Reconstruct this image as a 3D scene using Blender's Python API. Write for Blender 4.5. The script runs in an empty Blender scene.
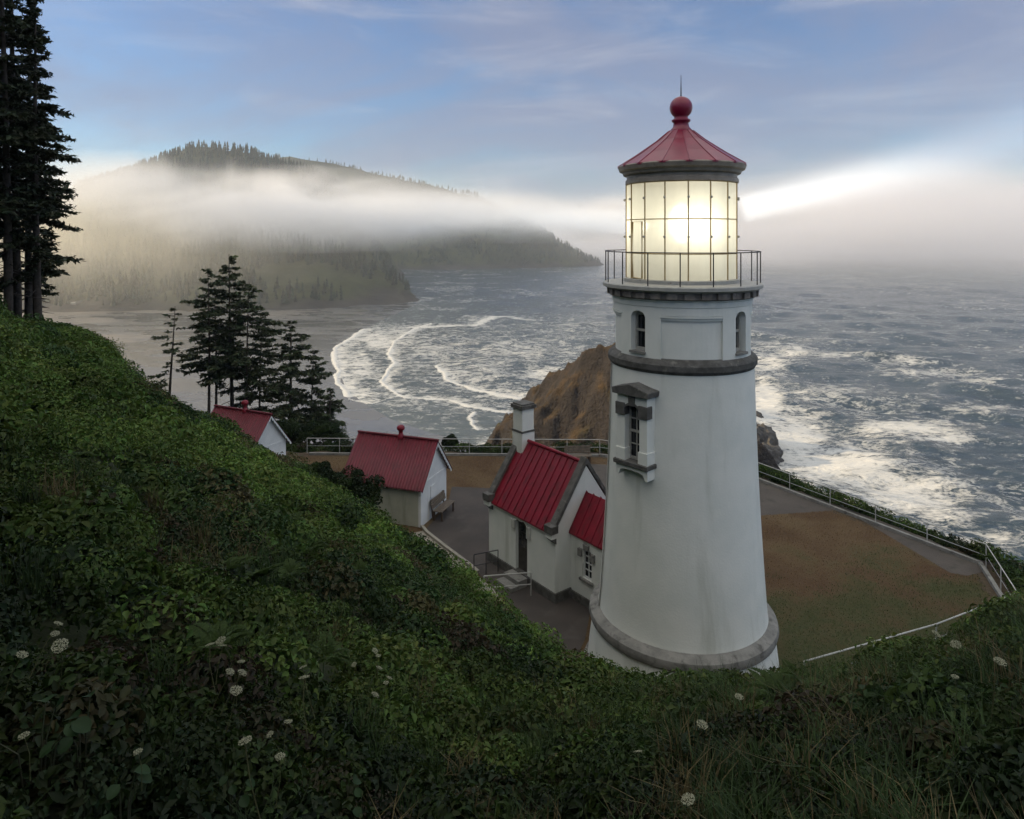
import bpy, bmesh, math, random
import numpy as np
from mathutils import Vector, Matrix
random.seed(7); RNG = np.random.default_rng(7)
sc = bpy.context.scene
COL = sc.collection
R_ = math.radians

# ------------------------------------------------------------------ camera, sky, sun, exposure
F, YH, CAMZ, SEA = 680.0, 235.0, 13.0, -50.0
cam = bpy.data.cameras.new("camera"); camo = bpy.data.objects.new("camera", cam); COL.objects.link(camo)
camo.location = (0, 0, CAMZ); camo.rotation_euler = (R_(90), 0, 0)
cam.sensor_width = 36; cam.lens = 36 * F / 1024; cam.shift_y = -(409.5 - YH) / 1024
cam.clip_start = 0.1; cam.clip_end = 40000
sc.camera = camo

SUN_AZ, SUN_EL = -82.0, 14.0        # degrees from the view direction (negative = left), elevation
sd = Vector((math.sin(R_(SUN_AZ)) * math.cos(R_(SUN_EL)), math.cos(R_(SUN_AZ)) * math.cos(R_(SUN_EL)), math.sin(R_(SUN_EL))))
sun = bpy.data.lights.new("sun", 'SUN'); sun.energy = 5.0; sun.angle = R_(0.6); sun.color = (1.0, 0.765, 0.47)
suno = bpy.data.objects.new("sun", sun); COL.objects.link(suno)
suno.rotation_euler = (-sd).to_track_quat('-Z', 'Y').to_euler()

world = bpy.data.worlds.new("World"); sc.world = world; world.use_nodes = True
wn, wl = world.node_tree.nodes, world.node_tree.links
wn.clear()
wo = wn.new('ShaderNodeOutputWorld'); bg = wn.new('ShaderNodeBackground'); bg.inputs['Strength'].default_value = 0.080
sky = wn.new('ShaderNodeTexSky'); sky.sky_type = 'NISHITA'; sky.sun_disc = False
sky.sun_elevation = R_(SUN_EL); sky.sun_rotation = R_(SUN_AZ); sky.air_density = 1.1; sky.dust_density = 1.0; sky.ozone_density = 2.0
tc = wn.new('ShaderNodeTexCoord')
def wmap(scale, rot=(0, 0, 0)):
    m = wn.new('ShaderNodeMapping'); m.inputs['Scale'].default_value = scale; m.inputs['Rotation'].default_value = rot
    wl.new(tc.outputs['Generated'], m.inputs['Vector']); return m
def wcloud(scale, rot, det, lo, hi, amt, distort=0.6):
    m = wmap(scale, rot); n = wn.new('ShaderNodeTexNoise'); n.inputs['Scale'].default_value = 1; n.inputs['Detail'].default_value = det
    n.inputs['Distortion'].default_value = distort; n.inputs['Roughness'].default_value = 0.58
    wl.new(m.outputs[0], n.inputs['Vector'])
    r = wn.new('ShaderNodeMapRange'); r.interpolation_type = 'SMOOTHSTEP'
    r.inputs[1].default_value = lo; r.inputs[2].default_value = hi; r.inputs[3].default_value = 0; r.inputs[4].default_value = amt
    wl.new(n.outputs['Fac'], r.inputs[0]); return r
def wmix(a, b, fac, mode='MIX'):
    m = wn.new('ShaderNodeMix'); m.data_type = 'RGBA'; m.blend_type = mode
    wl.new(a, m.inputs[6])
    if hasattr(b, 'links'): wl.new(b, m.inputs[7])
    else: m.inputs[7].default_value = b
    if hasattr(fac, 'links'): wl.new(fac, m.inputs[0])
    else: m.inputs[0].default_value = fac
    return m.outputs[2]
# soft grey stratus veil, then thin bright cirrus
veil = wcloud((1.6, 1.6, 5.0), (0, 0.1, 0.3), 5, 0.38, 0.66, 0.72)
cirr = wcloud((2.6, 2.6, 12.0), (0.10, -0.28, 2.3), 9, 0.46, 0.80, 0.42, 1.3)
blue = wmix(sky.outputs[0], (0.60, 0.93, 1.38, 1), 1.0, 'MULTIPLY')
c1 = wmix(blue, (2.2, 2.5, 3.7, 1), veil.outputs[0])
c2 = wmix(c1, (4.6, 4.8, 5.6, 1), cirr.outputs[0])
# bright broken clouds added above the view to lift the light on the ground
sep = wn.new('ShaderNodeSeparateXYZ'); wl.new(tc.outputs['Generated'], sep.inputs[0])
hi_ = wn.new('ShaderNodeMapRange'); hi_.interpolation_type = 'SMOOTHSTEP'
for i_, v_ in enumerate((0.40, 0.72, 0.0, 1.0)): hi_.inputs[i_ + 1].default_value = v_
wl.new(sep.outputs['Z'], hi_.inputs[0])
dk_ = wcloud((1.8, 1.8, 1.8), (0.3, 0.2, 0), 4, 0.30, 0.55, 1.0)
mm_ = wn.new('ShaderNodeMath'); mm_.operation = 'MULTIPLY'; wl.new(hi_.outputs[0], mm_.inputs[0]); wl.new(dk_.outputs[0], mm_.inputs[1])
c2 = wmix(c2, (11.6, 11.4, 10.7, 1), mm_.outputs[0])
wl.new(c2, bg.inputs['Color']); wl.new(bg.outputs[0], wo.inputs['Surface'])

sc.view_settings.view_transform = 'Standard'; sc.view_settings.look = 'None'
sc.view_settings.gamma = 1; sc.view_settings.use_curve_mapping = False
sc.view_settings.exposure = 0.55
cy = sc.cycles
cy.use_denoising = True; cy.max_bounces = 6; cy.diffuse_bounces = 2; cy.glossy_bounces = 2; cy.transmission_bounces = 3
cy.volume_bounces = 2; cy.volume_step_rate = 1.6; cy.volume_max_steps = 256; cy.transparent_max_bounces = 12; cy.sample_clamp_indirect = 4; cy.caustics_reflective = False; cy.caustics_refractive = False
cy.use_adaptive_sampling = True; cy.adaptive_threshold = 0.02

# ------------------------------------------------------------------ helpers
def P(px, py, Y):                       # a sight line at depth Y, used to survey the photograph
    return Vector(((px - 512) / F * Y, Y, CAMZ - (py - YH) / F * Y))
def W(px, py, z=0.0):                   # a sight line met with the level z
    return P(px, py, (CAMZ - z) * F / (py - YH))

def _h(ix, iy, s):
    n = (ix.astype(np.int64) * 374761393 + iy.astype(np.int64) * 668265263 + s * 974634777) & 0x7fffffff
    n = ((n ^ (n >> 13)) * 1274126177) & 0x7fffffff
    return ((n ^ (n >> 16)) & 0xffff) / 65535.0
def vnoise(x, y, s=0):
    x = np.asarray(x, float); y = np.asarray(y, float)
    ix = np.floor(x); iy = np.floor(y); fx = x - ix; fy = y - iy
    fx = fx * fx * (3 - 2 * fx); fy = fy * fy * (3 - 2 * fy)
    a = _h(ix, iy, s); b = _h(ix + 1, iy, s); c = _h(ix, iy + 1, s); d = _h(ix + 1, iy + 1, s)
    return (a * (1 - fx) + b * fx) * (1 - fy) + (c * (1 - fx) + d * fx) * fy
def fbm(x, y, o=4, s=0):
    t = 0; a = 0.5; n = 0
    for i in range(o):
        t = t + a * vnoise(x * 2 ** i + 17.3 * i, y * 2 ** i - 9.1 * i, s + i); n += a; a *= 0.5
    return t / n
def sstep(a, b, x):
    t = np.clip((x - a) / (b - a), 0, 1); return t * t * (3 - 2 * t)

class MB:
    def __init__(s): s.v = []; s.f = []
    def add(s, vs, fs):
        n = len(s.v); s.v += [tuple(v) for v in vs]; s.f += [tuple(i + n for i in f) for f in fs]; return s
    def hexa(s, p):                     # 8 points, bottom 4 then top 4, counter-clockwise from above
        return s.add(p, [(3, 2, 1, 0), (4, 5, 6, 7), (0, 1, 5, 4), (1, 2, 6, 5), (2, 3, 7, 6), (3, 0, 4, 7)])
    def box(s, x0, x1, y0, y1, z0, z1):
        return s.hexa([(x0, y0, z0), (x1, y0, z0), (x1, y1, z0), (x0, y1, z0), (x0, y0, z1), (x1, y0, z1), (x1, y1, z1), (x0, y1, z1)])
    def prism(s, poly, axis, a, b):     # polygon in the plane across `axis`, extruded from a to b
        def mk(p, t): return {'x': (t, p[0], p[1]), 'y': (p[0], t, p[1]), 'z': (p[0], p[1], t)}[axis]
        n = len(poly); vs = [mk(p, a) for p in poly] + [mk(p, b) for p in poly]
        fs = [tuple(range(n))[::-1], tuple(range(n, 2 * n))] + [(i, (i + 1) % n, n + (i + 1) % n, n + i) for i in range(n)]
        return s.add(vs, fs)
    def tube(s, pts, rad, n=8, cap=True):
        pts = [Vector(p) for p in pts]
        if not hasattr(rad, '__len__'): rad = [rad] * len(pts)
        vs = []; fs = []
        for i, p in enumerate(pts):
            d = (pts[min(i + 1, len(pts) - 1)] - pts[max(i - 1, 0)])
            d = d.normalized() if d.length > 1e-9 else Vector((0, 0, 1))
            u = d.cross(Vector((0, 0, 1)));  u = u.normalized() if u.length > 1e-3 else Vector((1, 0, 0))
            w = d.cross(u).normalized()
            for k in range(n):
                t = 2 * math.pi * k / n; vs.append(p + (u * math.cos(t) + w * math.sin(t)) * rad[i])
        for i in range(len(pts) - 1):
            for k in range(n):
                fs.append((i * n + k, i * n + (k + 1) % n, (i + 1) * n + (k + 1) % n, (i + 1) * n + k))
        if cap: fs += [tuple(range(n))[::-1], tuple(range((len(pts) - 1) * n, len(pts) * n))]
        return s.add(vs, fs)
    def lathe(s, prof, n=64, c=(0, 0)):
        vs = []; fs = []
        for r, z in prof:
            for k in range(n):
                t = 2 * math.pi * k / n; vs.append((c[0] + r * math.sin(t), c[1] - r * math.cos(t), z))
        for i in range(len(prof) - 1):
            for k in range(n):
                fs.append((i * n + k, i * n + (k + 1) % n, (i + 1) * n + (k + 1) % n, (i + 1) * n + k))
        return s.add(vs, fs)
    def sector(s, r0, r1, a0, a1, z0, z1, n=6, zb=None):   # annular block, angles in degrees (0 = towards camera, + = right); zb(a) = lower edge
        for k in range(n):
            b0 = a0 + (a1 - a0) * k / n; b1 = a0 + (a1 - a0) * (k + 1) / n
            l0, l1 = (zb(b0), zb(b1)) if zb else (z0, z0)
            def q(r, a, z): return (r * math.sin(R_(a)), -r * math.cos(R_(a)), z)
            s.hexa([q(r1, b0, l0), q(r1, b1, l1), q(r0, b1, l1), q(r0, b0, l0), q(r1, b0, z1), q(r1, b1, z1), q(r0, b1, z1), q(r0, b0, z1)])
        return s
    def build(s, name, m, parent=None, smooth=False, bevel=0.0, merge=False):
        me = bpy.data.meshes.new(name); me.from_pydata(s.v, [], s.f)
        if merge or bevel:
            b = bmesh.new(); b.from_mesh(me)
            if merge: bmesh.ops.remove_doubles(b, verts=b.verts, dist=1e-5)
            bmesh.ops.recalc_face_normals(b, faces=b.faces)
            if bevel:
                es = [e for e in b.edges if len(e.link_faces) == 2 and e.calc_face_angle(0) > 0.6]
                bmesh.ops.bevel(b, geom=es, offset=bevel, segments=1, profile=0.5, affect='EDGES')
            b.to_mesh(me); b.free()
        me.validate(); me.update()
        return link(name, me, m, parent, smooth)
def link(name, me, m, parent=None, smooth=False):
    o = bpy.data.objects.new(name, me); COL.objects.link(o)
    if m: me.materials.append(m)
    if smooth:
        me.polygons.foreach_set('use_smooth', np.ones(len(me.polygons), bool)) 
        if smooth == 'auto':
            try: me.set_sharp_from_angle(angle=R_(35))
            except Exception: pass
    if parent: o.parent = parent
    return o
def np_mesh(name, V, Fc, tint=None, attrs=None):
    V = np.ascontiguousarray(V, np.float32).reshape(-1, 3); Fc = np.ascontiguousarray(Fc, np.int32); k = Fc.shape[1]
    me = bpy.data.meshes.new(name)
    me.vertices.add(len(V)); me.vertices.foreach_set('co', V.ravel())
    me.loops.add(Fc.size); me.loops.foreach_set('vertex_index', Fc.ravel())
    me.polygons.add(len(Fc)); me.polygons.foreach_set('loop_start', np.arange(0, Fc.size, k, dtype=np.int32))
    me.update(calc_edges=True)
    if tint is not None:
        a = me.attributes.new('tint', 'FLOAT_COLOR', 'POINT')
        c = np.ones((len(V), 4), np.float32); c[:, :3] = tint; a.data.foreach_set('color', c.ravel())
    for nm, arr in (attrs or {}).items():
        a = me.attributes.new(nm, 'FLOAT', 'POINT'); a.data.foreach_set('value', np.ascontiguousarray(arr, np.float32).ravel())
    return me
def grid_faces(nr, nc, wrap=False):
    i = np.arange(nr - 1)[:, None]; j = np.arange(nc if wrap else nc - 1)[None, :]; j2 = (j + 1) % nc
    return np.stack([i * nc + j, i * nc + j2, (i + 1) * nc + j2, (i + 1) * nc + j], -1).reshape(-1, 4)
def empty(name, loc=(0, 0, 0), rz=0.0, label=None, cat=None, group=None, parent=None):
    o = bpy.data.objects.new(name, None); COL.objects.link(o); o.location = loc; o.rotation_euler = (0, 0, rz)
    o.empty_display_size = 0.3
    if parent: o.parent = parent
    return tag(o, label, cat, group)
def tag(o, label=None, cat=None, group=None, kind=None):
    if label: o['label'] = label
    if cat: o['category'] = cat
    if group: o['group'] = group
    if kind: o['kind'] = kind
    return o
def copy_tree(o, parent=None):
    c = o.copy(); COL.objects.link(c)
    if parent: c.parent = parent
    for ch in list(o.children): copy_tree(ch, c)
    return c

# ------------------------------------------------------------------ materials
def newmat(name):
    m = bpy.data.materials.new(name); m.use_nodes = True
    n = m.node_tree.nodes; l = m.node_tree.links; b = n['Principled BSDF']
    return m, n, l, b
def nnoise(n, l, scale, det=5, vec=None, rough=0.55, dist=0.0):
    t = n.new('ShaderNodeTexNoise'); t.inputs['Scale'].default_value = scale; t.inputs['Detail'].default_value = det
    t.inputs['Roughness'].default_value = rough; t.inputs['Distortion'].default_value = dist
    if vec is not None: l.new(vec, t.inputs['Vector'])
    return t.outputs['Fac']
def nvec(n, l, scale=(1, 1, 1), kind='Object'):
    t = n.new('ShaderNodeTexCoord'); m = n.new('ShaderNodeMapping'); m.inputs['Scale'].default_value = scale
    l.new(t.outputs[kind], m.inputs['Vector']); return m.outputs[0]
def nrange(n, l, src, a, b, c=0.0, d=1.0):
    t = n.new('ShaderNodeMapRange'); t.interpolation_type = 'SMOOTHSTEP'
    for i, v in enumerate((a, b, c, d)): t.inputs[i + 1].default_value = v
    l.new(src, t.inputs[0]); return t.outputs[0]
def nmix(n, l, a, b, fac, mode='MIX'):
    t = n.new('ShaderNodeMix'); t.data_type = 'RGBA'; t.blend_type = mode
    for v, i in ((a, 6), (b, 7)):
        if hasattr(v, 'links'): l.new(v, t.inputs[i])
        else: t.inputs[i].default_value = (*v, 1)
    if hasattr(fac, 'links'): l.new(fac, t.inputs[0])
    else: t.inputs[0].default_value = fac
    return t.outputs[2]
def nbump(n, l, b, h, strength=0.3, dist=0.02):
    t = n.new('ShaderNodeBump'); t.inputs['Strength'].default_value = strength; t.inputs['Distance'].default_value = dist
    l.new(h, t.inputs['Height']); l.new(t.outputs[0], b.inputs['Normal'])
def surf(name, c1, c2, scale=4, rough=0.7, stain=None, stain_vec=(3, 3, 0.5), stain_lo=0.5, stain_hi=0.75, bump=0.25, bscale=25, spec=0.3, metal=0):
    m, n, l, b = newmat(name)
    v = nvec(n, l); f = nrange(n, l, nnoise(n, l, scale, 6, v), 0.3, 0.7)
    c = nmix(n, l, c1, c2, f)
    if stain:
        v2 = nvec(n, l, stain_vec); s = nrange(n, l, nnoise(n, l, 1.0, 7, v2, 0.6, 0.3), stain_lo, stain_hi)
        c = nmix(n, l, c, stain, s)
    l.new(c, b.inputs['Base Color']); b.inputs['Roughness'].default_value = rough; b.inputs['Specular IOR Level'].default_value = spec
    b.inputs['Metallic'].default_value = metal
    if bump: nbump(n, l, b, nnoise(n, l, bscale, 5, v), bump, 0.02)
    return m
M = {}
M['white_stucco'] = surf('white_stucco', (0.80, 0.80, 0.74), (0.72, 0.735, 0.68), 1.2, 0.75, (0.52, 0.53, 0.46), (1.4, 1.4, 0.22), 0.5, 0.82, 0.22, 18)
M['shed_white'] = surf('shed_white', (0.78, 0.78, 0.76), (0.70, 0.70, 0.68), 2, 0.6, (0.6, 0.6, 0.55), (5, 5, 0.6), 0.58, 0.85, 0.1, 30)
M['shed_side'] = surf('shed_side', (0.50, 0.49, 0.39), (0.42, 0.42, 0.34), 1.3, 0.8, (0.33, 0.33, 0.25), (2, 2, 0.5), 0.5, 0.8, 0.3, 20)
M['dark_stone'] = surf('dark_stone', (0.13, 0.125, 0.115), (0.07, 0.067, 0.06), 4, 0.85, (0.20, 0.19, 0.165), (5, 5, 5), 0.55, 0.75, 0.5, 22)
M['grey_stone'] = surf('grey_stone', (0.27, 0.26, 0.235), (0.18, 0.175, 0.16), 3, 0.85, (0.10, 0.095, 0.085), (4, 4, 4), 0.52, 0.75, 0.5, 22)
M['pale_stone'] = surf('pale_stone', (0.55, 0.54, 0.49), (0.44, 0.43, 0.39), 3, 0.8, (0.25, 0.24, 0.2), (4, 4, 2), 0.52, 0.75, 0.3, 22)
M['brown_stone'] = surf('brown_stone', (0.27, 0.235, 0.20), (0.15, 0.13, 0.115), 4, 0.85, (0.4, 0.36, 0.31), (6, 6, 6), 0.58, 0.75, 0.4, 25)
M['red_metal'] = surf('red_metal', (0.235, 0.012, 0.028), (0.19, 0.010, 0.022), 3, 0.42, (0.10, 0.016, 0.018), (5, 2, 2), 0.46, 0.74, 0.12, 20, 0.3)
M['red_rusty'] = surf('red_rusty', (0.165, 0.017, 0.030), (0.12, 0.014, 0.024), 2.2, 0.55, (0.085, 0.022, 0.022), (14, 1.5, 1.5), 0.46, 0.75, 0.15, 30, 0.4)
M['lantern_red'] = surf('lantern_red', (0.235, 0.009, 0.038), (0.18, 0.008, 0.030), 2, 0.3, None, bump=0.05, bscale=10, spec=0.5)
M['iron'] = surf('iron', (0.025, 0.025, 0.028), (0.045, 0.04, 0.04), 8, 0.5, None, bump=0.1)
M['pale_iron'] = surf('pale_iron', (0.42, 0.41, 0.37), (0.34, 0.33, 0.30), 5, 0.5, (0.2, 0.16, 0.12), (7, 7, 7), 0.6, 0.8, 0.1)
M['bronze'] = surf('bronze', (0.46, 0.34, 0.17), (0.36, 0.26, 0.13), 5, 0.45, None, bump=0.1, metal=0.3)
M['cornice_paint'] = surf('cornice_paint', (0.36, 0.30, 0.24), (0.26, 0.22, 0.175), 4, 0.5, (0.16, 0.13, 0.10), (5, 5, 5), 0.55, 0.8, 0.1)
M['rail_white'] = surf('rail_white', (0.50, 0.49, 0.46), (0.4, 0.39, 0.36), 3, 0.5, (0.33, 0.3, 0.26), (4, 4, 4), 0.6, 0.8, 0.1)
M['galv'] = surf('galv', (0.45, 0.45, 0.44), (0.36, 0.36, 0.35), 6, 0.45, None, bump=0.1, metal=0.4)
M['wood_dark'] = surf('wood_dark', (0.10, 0.065, 0.042), (0.065, 0.043, 0.03), 5, 0.7, None, bump=0.3, bscale=30)
M['wood_grey'] = surf('wood_grey', (0.17, 0.135, 0.10), (0.11, 0.088, 0.068), 6, 0.75, None, bump=0.3, bscale=30)
M['door_paint'] = surf('door_paint', (0.07, 0.06, 0.05), (0.045, 0.04, 0.035), 5, 0.5, None, bump=0.1)
M['concrete'] = surf('concrete', (0.33, 0.30, 0.25), (0.25, 0.23, 0.19), 1.5, 0.85, (0.15, 0.14, 0.10), (2, 2, 2), 0.55, 0.75, 0.3, 30)
M['asphalt'] = surf('asphalt', (0.075, 0.062, 0.054), (0.055, 0.047, 0.042), 0.7, 0.9, (0.085, 0.075, 0.065), (1.2, 1.2, 1.2), 0.52, 0.72, 0.5, 60)
M['gravel_path'] = surf('gravel_path', (0.10, 0.085, 0.072), (0.075, 0.064, 0.055), 0.8, 0.95, (0.055, 0.05, 0.04), (1.1, 1.1, 1.1), 0.52, 0.72, 0.5, 60)
M['bark'] = surf('bark', (0.085, 0.068, 0.055), (0.045, 0.037, 0.031), 6, 0.9, None, bump=0.6, bscale=14)
M['rock'] = surf('rock', (0.060, 0.055, 0.050), (0.030, 0.028, 0.026), 0.6, 0.7, (0.10, 0.09, 0.08), (0.4, 0.4, 0.4), 0.55, 0.75, 0.8, 1.2, 0.4)
M['bridge_concrete'] = surf('bridge_concrete', (0.42, 0.40, 0.36), (0.34, 0.32, 0.29), 0.1, 0.8, None, bump=0)

def mat_dark_glass():
    m, n, l, b = newmat('window_glass'); b.inputs['Base Color'].default_value = (0.012, 0.014, 0.018, 1)
    b.inputs['Roughness'].default_value = 0.08; b.inputs['Specular IOR Level'].default_value = 0.5
    nbump(n, l, b, nnoise(n, l, 3, 2, nvec(n, l)), 0.1, 0.02); return m
M['dark_glass'] = mat_dark_glass()
def mat_pane():
    m, n, l, b = newmat('lantern_pane')
    out = n['Material Output']; n.remove(b)
    tr = n.new('ShaderNodeBsdfTransparent'); tr.inputs[0].default_value = (1, 0.98, 0.93, 1)
    tl = n.new('ShaderNodeBsdfTranslucent'); tl.inputs[0].default_value = (0.86, 0.87, 0.80, 1)
    df = n.new('ShaderNodeBsdfDiffuse'); df.inputs[0].default_value = (0.66, 0.68, 0.63, 1)
    gl = n.new('ShaderNodeBsdfGlossy'); gl.inputs['Roughness'].default_value = 0.06
    f = nrange(n, l, nnoise(n, l, 1.0, 4, nvec(n, l, (3, 3, 0.7))), 0.3, 0.7, 0.06, 0.14)
    a = n.new('ShaderNodeMixShader'); a.inputs[0].default_value = 0.42; l.new(tl.outputs[0], a.inputs[1]); l.new(df.outputs[0], a.inputs[2])
    c = n.new('ShaderNodeMixShader'); l.new(f, c.inputs[0]); l.new(a.outputs[0], c.inputs[1]); l.new(tr.outputs[0], c.inputs[2])
    d = n.new('ShaderNodeMixShader'); d.inputs[0].default_value = 0.08; l.new(c.outputs[0], d.inputs[1]); l.new(gl.outputs[0], d.inputs[2])
    l.new(d.outputs[0], out.inputs['Surface']); return m
M['pane'] = mat_pane()
def mat_emit(name, col, s):
    m, n, l, b = newmat(name); b.inputs['Emission Color'].default_value = (*col, 1); b.inputs['Emission Strength'].default_value = s
    b.inputs['Base Color'].default_value = (0.8, 0.78, 0.7, 1); return m
M['lamp'] = mat_emit('lit_lens', (1.0, 0.93, 0.78), 1.5)
def mat_leaf(name, rough=0.55, trans=0.3, spec=0.18):
    m, n, l, b = newmat(name); a = n.new('ShaderNodeAttribute'); a.attribute_name = 'tint'
    l.new(a.outputs['Color'], b.inputs['Base Color']); b.inputs['Roughness'].default_value = rough; b.inputs['Specular IOR Level'].default_value = spec
    t = n.new('ShaderNodeBsdfTranslucent'); l.new(a.outputs['Color'], t.inputs[0])
    x = n.new('ShaderNodeMixShader'); x.inputs[0].default_value = trans
    l.new(b.outputs[0], x.inputs[1]); l.new(t.outputs[0], x.inputs[2]); l.new(x.outputs[0], n['Material Output'].inputs['Surface']); return m
M['leaf'] = mat_leaf('leaf'); M['needle'] = mat_leaf('needle', 0.6, 0.12, 0.25)
def mat_tint(name, rough=0.8, bump=0.3, bscale=5, dist=0.1):
    m, n, l, b = newmat(name); a = n.new('ShaderNodeAttribute'); a.attribute_name = 'tint'
    v = nvec(n, l); f = nrange(n, l, nnoise(n, l, bscale, 6, v), 0.25, 0.75, 0.72, 1.25)
    x = n.new('ShaderNodeVectorMath'); x.operation = 'SCALE'; l.new(a.outputs['Color'], x.inputs[0]); l.new(f, x.inputs['Scale'])
    l.new(x.outputs[0], b.inputs['Base Color']); b.inputs['Roughness'].default_value = rough; b.inputs['Specular IOR Level'].default_value = 0.2
    nbump(n, l, b, nnoise(n, l, bscale * 2, 6, v), bump, dist); return m
M['soil'] = mat_tint('undergrowth_soil', 0.95, 0.5, 6, 0.05)
M['far_ground'] = mat_tint('far_ground', 0.9, 0.5, 0.05, 4)
M['bluff'] = mat_tint('bluff_ground', 0.9, 1.0, 1.1, 0.7)
def mat_lawn():
    m, n, l, b = newmat('dry_lawn'); v = nvec(n, l)
    a = n.new('ShaderNodeAttribute'); a.attribute_name = 'green'
    big = nnoise(n, l, 0.45, 6, v, 0.6); fine = nnoise(n, l, 9, 5, v, 0.7)
    brown = nmix(n, l, (0.085, 0.052, 0.029), (0.125, 0.085, 0.046), nrange(n, l, big, 0.35, 0.65))
    green = nmix(n, l, (0.040, 0.050, 0.020), (0.072, 0.066, 0.030), nrange(n, l, fine, 0.3, 0.7))
    ad = n.new('ShaderNodeMath'); ad.operation = 'ADD'; l.new(a.outputs['Fac'], ad.inputs[0])
    s = nrange(n, l, big, 0.25, 0.75, -0.45, 0.45); l.new(s, ad.inputs[1])
    g = nrange(n, l, ad.outputs[0], 0.2, 0.95)
    c = nmix(n, l, brown, green, g)
    c = nmix(n, l, c, (0.07, 0.05, 0.032), nrange(n, l, fine, 0.52, 0.75, 0, 0.75))
    l.new(c, b.inputs['Base Color']); b.inputs['Roughness'].default_value = 0.95; b.inputs['Specular IOR Level'].default_value = 0.1
    nbump(n, l, b, fine, 0.7, 0.05); return m
M['lawn'] = mat_lawn()
def mat_sea():
    m, n, l, b = newmat('sea_water'); v = nvec(n, l)
    a = n.new('ShaderNodeAttribute'); a.attribute_name = 'foam'
    shl = n.new('ShaderNodeAttribute'); shl.attribute_name = 'shallow'
    deep = nmix(n, l, (0.021, 0.041, 0.053), (0.11, 0.13, 0.13), shl.outputs['Fac'])
    vs = nvec(n, l, (0.07, 0.10, 0.1))
    def ridged(scale, vec, det, dist):
        q = nnoise(n, l, scale, det, vec, 0.6, dist)
        a1 = n.new('ShaderNodeMath'); a1.operation = 'SUBTRACT'; l.new(q, a1.inputs[0]); a1.inputs[1].default_value = 0.5
        a2 = n.new('ShaderNodeMath'); a2.operation = 'ABSOLUTE'; l.new(a1.outputs[0], a2.inputs[0])
        return nrange(n, l, a2.outputs[0], 0.0, 0.16, 1.0, 0.0)
    rg = ridged(1.6, vs, 6, 1.2); rg2 = ridged(5.5, vs, 5, 0.8); blot = nnoise(n, l, 2.2, 9, vs, 0.7, 0.6)
    m1 = n.new('ShaderNodeMath'); m1.operation = 'MULTIPLY_ADD'; l.new(rg, m1.inputs[0]); m1.inputs[1].default_value = 0.20; l.new(blot, m1.inputs[2])
    m2 = n.new('ShaderNodeMath'); m2.operation = 'MULTIPLY_ADD'; l.new(rg2, m2.inputs[0]); m2.inputs[1].default_value = 0.16; l.new(m1.outputs[0], m2.inputs[2])
    m3 = n.new('ShaderNodeMath'); m3.operation = 'MULTIPLY_ADD'; l.new(a.outputs['Fac'], m3.inputs[0]); m3.inputs[1].default_value = 0.70; l.new(m2.outputs[0], m3.inputs[2])
    fm = nrange(n, l, m3.outputs[0], 0.80, 1.22)
    c = nmix(n, l, deep, (0.62, 0.61, 0.57), fm); l.new(c, b.inputs['Base Color'])
    l.new(nrange(n, l, fm, 0, 1, 0.16, 0.75), b.inputs['Roughness'])
    b.inputs['IOR'].default_value = 1.33; b.inputs['Specular IOR Level'].default_value = 0.5
    w1 = nnoise(n, l, 1.0, 7, nvec(n, l, (0.09, 0.2, 0.1)), 0.62, 0.4)
    nbump(n, l, b, w1, 0.75, 2.2); return m
M['sea'] = mat_sea()
def mat_sand():
    m, n, l, b = newmat('wet_sand'); v = nvec(n, l)
    a = n.new('ShaderNodeAttribute'); a.attribute_name = 'dry'
    f = nrange(n, l, nnoise(n, l, 0.03, 6, nvec(n, l, (1, 2.2, 1)), 0.6, 0.5), 0.4, 0.62)
    wet = nmix(n, l, (0.075, 0.075, 0.072), (0.115, 0.112, 0.105), f)
    c = nmix(n, l, wet, (0.30, 0.25, 0.19), a.outputs['Fac']); l.new(c, b.inputs['Base Color'])
    r = n.new('ShaderNodeMath'); r.operation = 'MULTIPLY_ADD'; l.new(a.outputs['Fac'], r.inputs[0]); r.inputs[1].default_value = 0.5
    l.new(nrange(n, l, f, 0, 1, 0.16, 0.34), r.inputs[2]); l.new(r.outputs[0], b.inputs['Roughness'])
    nbump(n, l, b, nnoise(n, l, 0.25, 5, v), 0.1, 0.3); return m
M['sand'] = mat_sand()

# ------------------------------------------------------------------ near hillside with its cut terrace and cliffs
_px = np.array([0, 82, 102, 119, 172, 213, 246, 287, 308, 381, 418, 482, 502, 538, 575, 600, 683, 778, 848, 910, 964, 1014, 1030], float)
_py = np.array([320, 334, 348, 374, 408, 423, 447, 463, 479, 527, 549, 600, 612, 641, 661, 674, 675, 668, 660, 641, 624, 600, 590], float)
_yc = np.array([24, 24, 25, 26, 27, 27, 27, 26.5, 26, 24, 23, 18, 17, 13, 10, 8.5, 6.5, 6, 6, 6, 6.2, 6.5, 6.5], float)
_ph = np.arctan((_px - 512) / F); _S = -(_py - YH) / F
EYE = 1.6
_k = EYE / _yc ** 2; _b = -_S - 2 * EYE / _yc
PH = np.concatenate([np.radians([-180, -140, -110, -85, -60, -50, -44, -40]), _ph, np.radians([48, 65, 90, 130, 180])])
BR = np.concatenate([[-0.3, -0.35, -0.5, -0.62, -0.64, -0.60, -0.42, -0.08], _b * np.cos(_ph), [0.02, 0.05, 0.05, -0.15, -0.3]])
KR = np.concatenate([[0.003, 0.003, 0.004, 0.004, 0.0035, 0.003, 0.0024, 0.002], _k * np.cos(_ph) ** 2, [0.03, 0.03, 0.02, 0.006, 0.003]])
PLAT = np.array([(-19, 40.6), (5.2, 40.2), (12.95, 36.5), (18.6, 26.8), (17.1, 22.9), (8.4, 19.2), (2, 10), (-20, 16)], float)
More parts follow.
